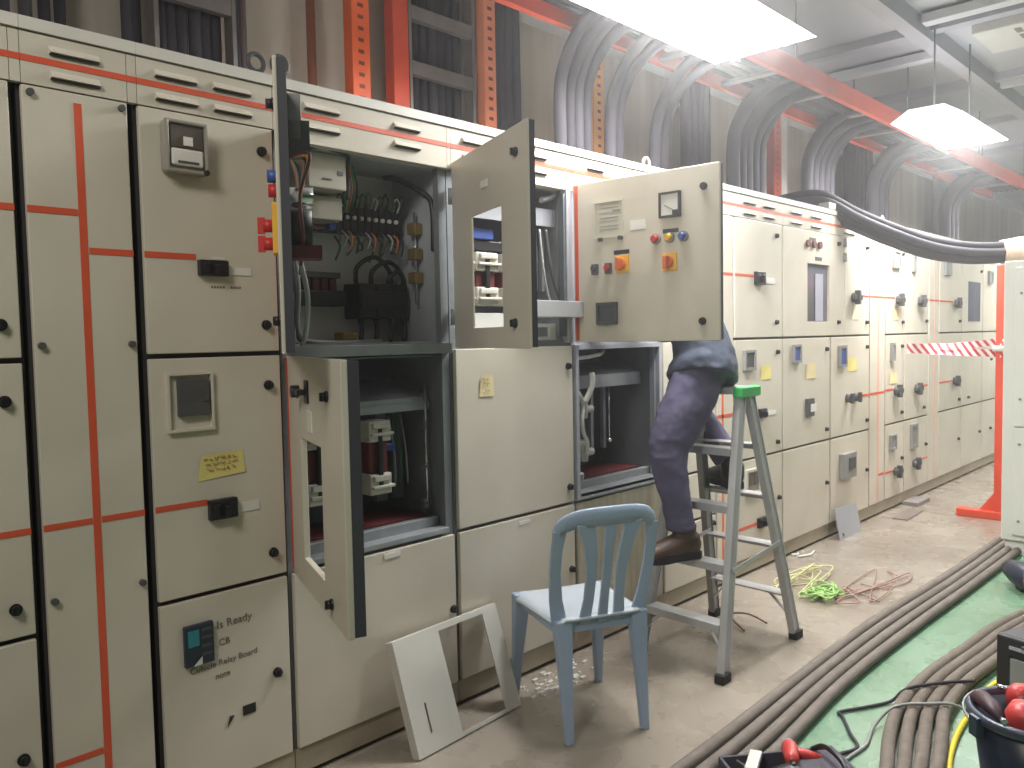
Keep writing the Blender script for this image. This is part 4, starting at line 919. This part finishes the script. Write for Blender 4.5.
# ------------------------------------------------------------------ plastic chair (built facing +y, back at -y)
t = thing('plastic_chair', 'pale blue plastic chair with slatted back facing the cabinets', 'chair', (2.40,-0.355,0), None, R(-25))
def leg(x, y, tx, ty, w=0.052):
    b = MB(); vs = []
    for (cx, cy, z, s) in ((x,y,0,0.6),(x+(tx-x)*0.5,y+(ty-y)*0.5,0.21,0.85),(tx,ty,0.425,1.25)):
        h = w*s/2; vs += [(cx-h,cy-h*0.8,z),(cx+h,cy-h*0.8,z),(cx+h,cy+h*0.8,z),(cx-h,cy+h*0.8,z)]
    fs = [(3,2,1,0),(8,9,10,11)]
    for r in (0,4):
        for k in range(4): j=(k+1)%4; fs.append((r+k,r+j,r+4+j,r+4+k))
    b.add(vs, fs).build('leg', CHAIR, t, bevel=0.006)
leg(-0.155,-0.235,-0.150,-0.175); leg(0.145,-0.235,0.150,-0.175); leg(-0.185,0.205,-0.165,0.165); leg(0.185,0.205,0.165,0.165)
b = MB()
NX, NY = 12, 12; vs = []; fs = []
for top in (1, 0):
    for j in range(NY+1):
        for i in range(NX+1):
            a = i/NX*2-1; c_ = j/NY*2-1
            w = 0.180 + 0.022*(c_+1)/2
            x = a*w; y = -0.005 + c_*0.205
            rr = 1-0.06*max(0,abs(a)*abs(c_)-0.7)/0.3
            z = 0.432 - 0.014*(1-a*a)*(1-c_*c_) - (0.018 if abs(a)>0.95 or c_>0.95 else 0)
            vs.append((x*rr, y*rr, z if top else z-0.010))
n1 = (NX+1)*(NY+1)
for j in range(NY):
    for i in range(NX):
        a = j*(NX+1)+i; fs.append((a,a+1,a+NX+2,a+NX+1)); fs.append((n1+a,n1+a+NX+1,n1+a+NX+2,n1+a+1))
edge = [i for i in range(NX+1)]+[j*(NX+1)+NX for j in range(1,NY+1)]+[NY*(NX+1)+i for i in range(NX-1,-1,-1)]+[j*(NX+1) for j in range(NY-1,0,-1)]
for k in range(len(edge)): a=edge[k]; c_=edge[(k+1)%len(edge)]; fs.append((c_,a,n1+a,n1+c_))
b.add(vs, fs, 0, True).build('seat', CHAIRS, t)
b = MB().box(-0.165,0.165,-0.190,-0.176,0.375,0.42).box(-0.165,0.165,0.172,0.188,0.375,0.42).box(-0.178,-0.166,-0.17,0.17,0.375,0.42).box(0.166,0.178,-0.17,0.17,0.375,0.42)
b.build('seat_apron', CHAIR, t, bevel=0.004)
def by_(z): return -0.195 - (z-0.42)*0.22
def slat(pts, name, w=0.030):
    vs = []; fs = []
    for i, (x, z, ww) in enumerate(pts):
        y = by_(z) - 0.035*(x/0.19)**2*-1
        vs += [(x-ww/2,y-0.006,z),(x+ww/2,y-0.006,z),(x+ww/2,y+0.006,z),(x-ww/2,y+0.006,z)]
    for i in range(len(pts)-1):
        for k in range(4): j=(k+1)%4; fs.append((4*i+k,4*i+j,4*i+4+j,4*i+4+k))
    fs += [(3,2,1,0),tuple(4*(len(pts)-1)+k for k in range(4))]
    MB().add(vs, fs).build(name, CHAIR, t, bevel=0.004)
for sx in (-1,1):
    slat([(sx*0.070,0.40,0.048),(sx*0.060,0.50,0.040),(sx*0.058,0.60,0.042),(sx*0.072,0.70,0.052),(sx*0.094,0.775,0.070)], 'back_slat')
    slat([(sx*0.155,0.40,0.062),(sx*0.176,0.50,0.050),(sx*0.186,0.60,0.044),(sx*0.186,0.68,0.044),(sx*0.180,0.755,0.052)], 'back_upright')
slat([(0.0,0.40,0.040),(0.0,0.52,0.034),(0.0,0.62,0.036),(0.0,0.70,0.042),(0.0,0.775,0.050)], 'back_slat')
# curved top rail: arch band
vs = []; fs = []; NS = 16
for i in range(NS+1):
    a = -1+2*i/NS; x = 0.200*math.sin(a*PI/2*0.97)
    zt = 0.832 - 0.085*abs(a)**2.8; zb = zt - 0.066 + 0.012*abs(a)
    for z, dy in ((zb,-0.007),(zt,-0.007),(zt+0.004,0.004),(zt,0.012),(zb,0.007)):
        vs.append((x, by_(z)+0.035*(x/0.19)**2+dy, z))
for i in range(NS):
    for k in range(5): j=(k+1)%5; fs.append((5*i+k,5*i+5+k,5*i+5+j,5*i+j))
fs += [(0,1,2,3,4),(5*NS+4,5*NS+3,5*NS+2,5*NS+1,5*NS)]
MB().add(vs, fs, 0, True).build('top_rail', CHAIR, t)

# ------------------------------------------------------------------ stepladder
t = thing('stepladder', 'double-sided aluminium stepladder with green cap under the person', 'stepladder', (3.31,-0.43,0))
O = Vector((3.31,-0.43,0))
ZT = 1.155
feet = {'A':((2.972,-0.640,0),(3.275,-0.560,ZT)),'C':((3.005,-0.212,0),(3.275,-0.300,ZT)),'B':((3.635,-0.645,0),(3.350,-0.560,ZT)),'E':((3.670,-0.205,0),(3.350,-0.300,ZT))}
def rp(k, z): a, b_ = Vector(feet[k][0]), Vector(feet[k][1]); return a+(b_-a)*(z/ZT)
for k in feet:
    a = rp(k,0.03)-O; b_ = rp(k,ZT)-O
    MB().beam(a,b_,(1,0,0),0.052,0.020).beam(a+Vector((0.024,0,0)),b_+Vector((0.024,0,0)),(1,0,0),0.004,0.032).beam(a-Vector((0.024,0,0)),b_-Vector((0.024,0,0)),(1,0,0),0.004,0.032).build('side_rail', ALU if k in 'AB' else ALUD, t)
    f = rp(k,0.0)-O; MB().box(f.x-0.034,f.x+0.034,f.y-0.022,f.y+0.022,0,0.04).build('rubber_foot', RUBBER, t, bevel=0.005)
for z in (0.22,0.455,0.69,0.925):
    for p_, q_ in (('A','C'),('B','E')):
        a = rp(p_,z)-O; b_ = rp(q_,z)-O
        s = -1 if p_=='A' else 1
        MB().beam(a+Vector((0,0.012,0)),b_-Vector((0,0.012,0)),(1,0,0),0.075,0.006).beam(a+Vector((s*0.036,0.012,-0.014)),b_+Vector((s*0.036,-0.012,-0.014)),(1,0,0),0.005,0.030).build('step', ALU, t)
for z, k in ((0.22,'A'),(0.22,'B')):
    o2 = {'A':'C','B':'E'}[k]
    for p_ in (k,o2):
        s = 1 if p_ in 'AB' else -1
        a = rp(p_,0.10)-O; c_ = rp(p_,0.21)-O+Vector((0,s*0.09,0)); MB().beam(a,c_,(1,0,0),0.018,0.004).build('step_brace', ALU, t)
for p_, q_ in (('A','B'),('C','E')):
    MB().beam(rp(p_,0.43)-O+Vector((0,-0.014,0)),rp(q_,0.47)-O+Vector((0,-0.014,0)),(0,1,0),0.004,0.020).build('spreader_bar', ALU, t)
MB().box(-0.075,0.080,-0.125,0.135,ZT,ZT+0.03).build('top_platform', ALU, t, bevel=0.004)
MB().box(-0.085,0.090,-0.165,-0.120,ZT-0.012,ZT+0.034).build('end_cap', GREENP, t, bevel=0.006)
MB().box(-0.085,0.090,0.130,0.170,ZT-0.012,ZT+0.034).build('end_cap', GREENP, t, bevel=0.006)

# ------------------------------------------------------------------ person (perched on the ladder, facing the cabinets)
def bake(o, mods):
    for typ, kw in mods:
        m = o.modifiers.new(typ, typ)
        for k, v in kw.items(): setattr(m, k, v)
    dg = bpy.context.evaluated_depsgraph_get(); me = bpy.data.meshes.new_from_object(o.evaluated_get(dg)); o.modifiers.clear()
    for mt in list(o.data.materials):
        if not len(me.materials): me.materials.append(mt)
    o.data = me
    for p in me.polygons: p.use_smooth = True
    return o
BASE = Vector((3.10,-0.42,0.46))
def V(*a): return Vector(a)-BASE
F = Vector((-0.6,0.8,0)); Lf = Vector((-0.8,-0.6,0)); refL = (0.8,0.6,0)
LL = [V(3.195,-0.42,1.29),V(3.145,-0.405,1.16),V(3.075,-0.375,1.04),V(3.02,-0.355,0.93),V(3.005,-0.375,0.84),V(3.01,-0.40,0.72),V(3.025,-0.415,0.60),V(3.03,-0.42,0.525)]
RL = [V(3.36,-0.335,1.29),V(3.41,-0.24,1.20),V(3.455,-0.17,1.12),V(3.465,-0.18,1.07),V(3.49,-0.28,0.95),V(3.51,-0.37,0.83),V(3.515,-0.385,0.765)]
def leg_rings(P, rs): return [(p, r, r*1.04) for p, r in zip(P, rs)]
# body (skin) --------------------------------------------------------------
b = MB()
b.loft(leg_rings(LL,[.085,.085,.075,.06,.058,.05,.04,.036]),14,0,refL); b.loft(leg_rings(RL,[.085,.08,.062,.06,.054,.045,.036]),14,0,refL)
b.loft([(V(3.27,-0.385,1.20),.10,.08),(V(3.27,-0.385,1.30),.155,.105),(V(3.265,-0.365,1.40),.145,.10),(V(3.235,-0.31,1.52),.145,.10),(V(3.19,-0.23,1.64),.16,.10),(V(3.165,-0.18,1.70),.14,.08),(V(3.15,-0.15,1.74),.06,.055),(V(3.135,-0.12,1.80),.055,.055)],18,0,refL)
hc = V(3.115,-0.075,1.875)
b.loft([(hc+Vector((0.01,-0.005,-0.115)),.04,.045),(hc+Vector((0,0,-0.085))+F*0.02,.062,.075),(hc+Vector((0,0,-0.03))+F*0.012,.074,.092),(hc+Vector((0,0,0.03)),.077,.098),(hc+Vector((0,0,0.08))-F*0.008,.062,.08),(hc+Vector((0,0,0.108))-F*0.012,.025,.035)],18,0,refL)
nose = hc+F*0.098+Vector((0,0,-0.02)); b.loft([(nose+Vector((0,0,0.035))-F*0.012,.008,.010),(nose+Vector((0,0,0.0)),.011,.014),(nose+Vector((0,0,-0.018))-F*0.004,.014,.013)],10,0,refL)
for s in (-1,1):
    e = hc + Lf*(s*0.077)+Vector((0,0,-0.01)); b.loft([(e+Vector((0,0,0.03)),.008,.014),(e+Lf*(s*0.008),.012,.018),(e+Vector((0,0,-0.03)),.007,.010)],10,0,refL)
ARMS = []
for s, sh, el, wr in ((1, V(3.035,-0.255,1.665), V(2.985,-0.09,1.50), V(3.03,0.13,1.60)), (-1, V(3.315,-0.06,1.665), V(3.33,0.03,1.46), V(3.20,0.19,1.58))):
    ARMS.append((s, sh, el, wr))
    b.loft([(sh+Vector((0,0,0.02)),.05,.05),(sh*0.6+el*0.4,.046,.046),(el,.040,.040),(el*0.6+wr*0.4,.038,.038),(wr,.026,.024)],12,0,refL)
    d = (wr-el).normalized(); side = d.cross(Vector((0,0,1))).normalized(); up = side.cross(d)
    pal = wr+d*0.045
    b.loft([(wr,.024,.020),(wr+d*0.03,.034,.018),(wr+d*0.085,.040,.017),(wr+d*0.098,.034,.013)],12,0,tuple(side))
    for k, (off, ln) in enumerate(((-0.030,0.066),(-0.010,0.078),(0.011,0.072),(0.030,0.056))):
        p0 = wr+d*0.085+side*off; b.sweep([p0, p0+d*ln*0.4-up*0.004, p0+d*ln*0.7-up*0.02, p0+d*ln*0.78-up*0.042],[.0092,.0088,.008,.0066],8)
    p0 = wr+d*0.025-side*0.028*s; b.sweep([p0,p0-side*s*0.028+d*0.022-up*0.008,p0-side*s*0.030+d*0.052-up*0.018],[.0125,.0105,.008],8)
person = b.build('person', SKIN, loc=BASE)
bake(person, [('REMESH',{'mode':'VOXEL','voxel_size':0.0062}),('SMOOTH',{'iterations':3,'factor':0.5})])
tag(person, 'person in jeans and boots perched on stepladder, upper body hidden behind open door', 'person')
for s in (-1,1):
    e = hc+F*0.083+Lf*(s*0.030)+Vector((0,0,0.012)); MB().loft([(e-Vector((0,0,0.007)),.006,.004),(e,.011,.007),(e+Vector((0,0,0.007)),.006,.004)],10,0,refL).build('eye', WHITEP, person)
MB().loft([(hc+F*0.088+Vector((0,0,-0.062))-Lf*0.022,.004,.004),(hc+F*0.094+Vector((0,0,-0.062)),.007,.007),(hc+F*0.088+Vector((0,0,-0.062))+Lf*0.022,.004,.004)],8,0,(0,0,1)).build('mouth', mat('lips',(130,78,70),0.5), person)
MB().loft([(hc+Vector((0,0,-0.045))-F*0.055,.052,.04),(hc+Vector((0,0,0.0))-F*0.028,.078,.075),(hc+Vector((0,0,0.05))-F*0.02,.081,.088),(hc+Vector((0,0,0.09))-F*0.018,.068,.084),(hc+Vector((0,0,0.118))-F*0.018,.03,.04)],18,0,refL).build('hair', HAIR, person)
# trousers -------------------------------------------------------------------
cl = bpy.data.textures.new('cloth_folds', 'CLOUDS'); cl.noise_scale = 0.07; cl.noise_depth = 2
b = MB()
LT = LL[:-1]; 
b.loft(leg_rings(LT,[.098,.107,.100,.085,.073,.063,.060]),20,0,refL)
b.loft(leg_rings(RL[:-1],[.112,.105,.088,.082,.070,.062]),20,0,refL)
b.loft([(V(3.27,-0.385,1.19),.11,.085),(V(3.27,-0.385,1.25),.165,.115),(V(3.27,-0.385,1.32),.178,.125),(V(3.265,-0.37,1.40),.165,.115)],22,0,refL)
# rumples round the knee and the hem
for p, r in ((V(3.03,-0.362,0.975),.089),(V(3.008,-0.362,0.90),.080),(V(3.005,-0.385,0.80),.070),(V(3.02,-0.412,0.625),.065),(V(3.025,-0.415,0.60),.066)):
    b.loft([(p-Vector((0,0,0.014)),r*0.9,r*0.9),(p,r,r),(p+Vector((0,0,0.014)),r*0.9,r*0.9)],18,0,refL)
tr = b.build('trousers', JEAN, person)
bake(tr, [('REMESH',{'mode':'VOXEL','voxel_size':0.009}),('SMOOTH',{'iterations':3,'factor':0.5}),('DISPLACE',{'texture':cl,'strength':0.014,'mid_level':0.5})])
# shirt ----------------------------------------------------------------------
b = MB()
b.loft([(V(3.235,-0.40,1.215),.208,.155),(V(3.25,-0.395,1.265),.205,.150),(V(3.27,-0.385,1.33),.186,.134),(V(3.262,-0.36,1.42),.172,.122),(V(3.235,-0.31,1.53),.165,.118),(V(3.19,-0.23,1.65),.182,.118),(V(3.165,-0.18,1.705),.15,.09),(V(3.152,-0.152,1.738),.07,.068)],24,0,refL)
for s, sh, el, wr in ARMS:
    b.loft([(sh+Vector((0,0,0.02)),.066,.066),(sh*0.6+el*0.4,.060,.060),(el,.052,.052),(el*0.5+wr*0.5,.048,.048),(el*0.12+wr*0.88,.040,.040)],14,0,refL)
sh_ = b.build('shirt', SHIRT, person)
cl2 = bpy.data.textures.new('shirt_folds', 'CLOUDS'); cl2.noise_scale = 0.10
bake(sh_, [('REMESH',{'mode':'VOXEL','voxel_size':0.009}),('SMOOTH',{'iterations':3,'factor':0.5}),('DISPLACE',{'texture':cl2,'strength':0.024,'mid_level':0.5})])
# boots ----------------------------------------------------------------------
def boot(heel, toe, ank, m, name='boot'):
    heel = Vector(heel)-BASE; toe = Vector(toe)-BASE; ank = Vector(ank)-BASE
    d = toe-heel; L_ = d.length; d.normalize(); sd = Vector((-d.y,d.x,0)); b = MB()
    def at_(f, h): return heel+d*(L_*f)+Vector((0,0,h))
    b.loft([(at_(0.02,0.045),.028,.034),(at_(0.12,0.055),.042,.052),(at_(0.32,0.068),.045,.056),(at_(0.55,0.058),.049,.047),(at_(0.78,0.048),.051,.038),(at_(0.93,0.042),.043,.030),(at_(1.0,0.036),.022,.018)],16,0,tuple(sd))
    b.loft([(at_(0.22,0.05),.050,.062),(at_(0.2,0.09)*0.6+ank*0.4,.053,.060),(ank+Vector((0,0,0.02)),.050,.052),(ank+Vector((0,0,0.06)),.052,.054)],16,0,tuple(sd))
    o = b.build(name, m, person)
    bake(o, [('REMESH',{'mode':'VOXEL','voxel_size':0.006}),('SMOOTH',{'iterations':3,'factor':0.5})])
    s = MB(); out = []
    for f, w in ((0.0,.026),(0.06,.036),(0.25,.038),(0.45,.038),(0.7,.049),(0.88,.044),(0.98,.024),(1.01,.008)): out.append((f,w))
    ring = [heel+d*(L_*f)+sd*w for f,w in out]+[heel+d*(L_*f)-sd*w for f,w in reversed(out)]
    n = len(ring); s.add([p for p in ring]+[p+Vector((0,0,0.032)) for p in ring],[tuple(reversed(range(n))),tuple(range(n,2*n))]+[(k,(k+1)%n,n+(k+1)%n,n+k) for k in range(n)])
    s.build('boot_sole', SOLE, o, bevel=0.003)
    return o
boot((3.10,-0.455,0.462),(2.855,-0.355,0.462),(3.035,-0.425,0.55), BOOT)
boot((3.475,-0.445,0.697),(3.60,-0.235,0.697),(3.515,-0.385,0.80), BOOTB)

# ------------------------------------------------------------------ light
w = bpy.data.worlds.new('world'); bpy.context.scene.world = w; w.use_nodes = True
w.node_tree.nodes['Background'].inputs[0].default_value = (0.80, 0.82, 0.86, 1); w.node_tree.nodes['Background'].inputs[1].default_value = 0.14
vs = w.node_tree.nodes.new('ShaderNodeVolumeScatter'); vs.inputs['Density'].default_value = 0.018; vs.inputs['Anisotropy'].default_value = 0.8  # haze added in place of lens glare around the lamps
w.node_tree.links.new(vs.outputs['Volume'], w.node_tree.nodes['World Output'].inputs['Volume'])
def area(x, y, z, sx, sy, e, rot=(0,0,0), col=(1,0.98,0.96)):
    l = bpy.data.lights.new('room_light', 'AREA'); l.shape = 'RECTANGLE'; l.size = sx; l.size_y = sy; l.energy = e; l.color = col
    o = bpy.data.objects.new('room_light', l); C.objects.link(o); o.location = (x,y,z); o.rotation_euler = rot
area(3.20,-0.42,2.735,1.1,0.45,75); area(6.45,-0.5,2.775,1.1,0.35,80); area(10.6,-0.5,2.77,1.1,0.3,60)
area(-0.9,-1.55,3.2,1.2,0.5,46,(R(8),R(-28),0),(1,0.95,0.88)); area(4.6,-2.9,3.4,1.4,0.3,36); area(9.0,-2.6,3.4,1.4,0.3,90)  # last two are unseen lights without fixtures, added as fill over the aisle

# ------------------------------------------------------------------ camera
cam = bpy.data.cameras.new('camera'); co = bpy.data.objects.new('camera', cam); C.objects.link(co)
yaw, pitch, roll = 0.759908094821914, 0.056294000399520275, -0.01902639001055384
f = Vector((math.cos(yaw)*math.cos(pitch), math.sin(yaw)*math.cos(pitch), -math.sin(pitch)))
r = Vector((math.sin(yaw), -math.cos(yaw), 0)); up = r.cross(f)
r2 = math.cos(roll)*r+math.sin(roll)*up; u2 = -math.sin(roll)*r+math.cos(roll)*up
M = Matrix((r2, u2, -f)).transposed().to_4x4(); M.translation = Vector((0,-2.3119,1.42)); co.matrix_world = M
cam.sensor_width = 36.0; cam.lens = 830.0/1024*36.0; cam.clip_start = 0.05
bpy.context.scene.camera = co
sc = bpy.context.scene
sc.view_settings.view_transform = 'Standard'; sc.view_settings.look = 'None'; sc.view_settings.exposure = 0.12; sc.view_settings.gamma = 1.06
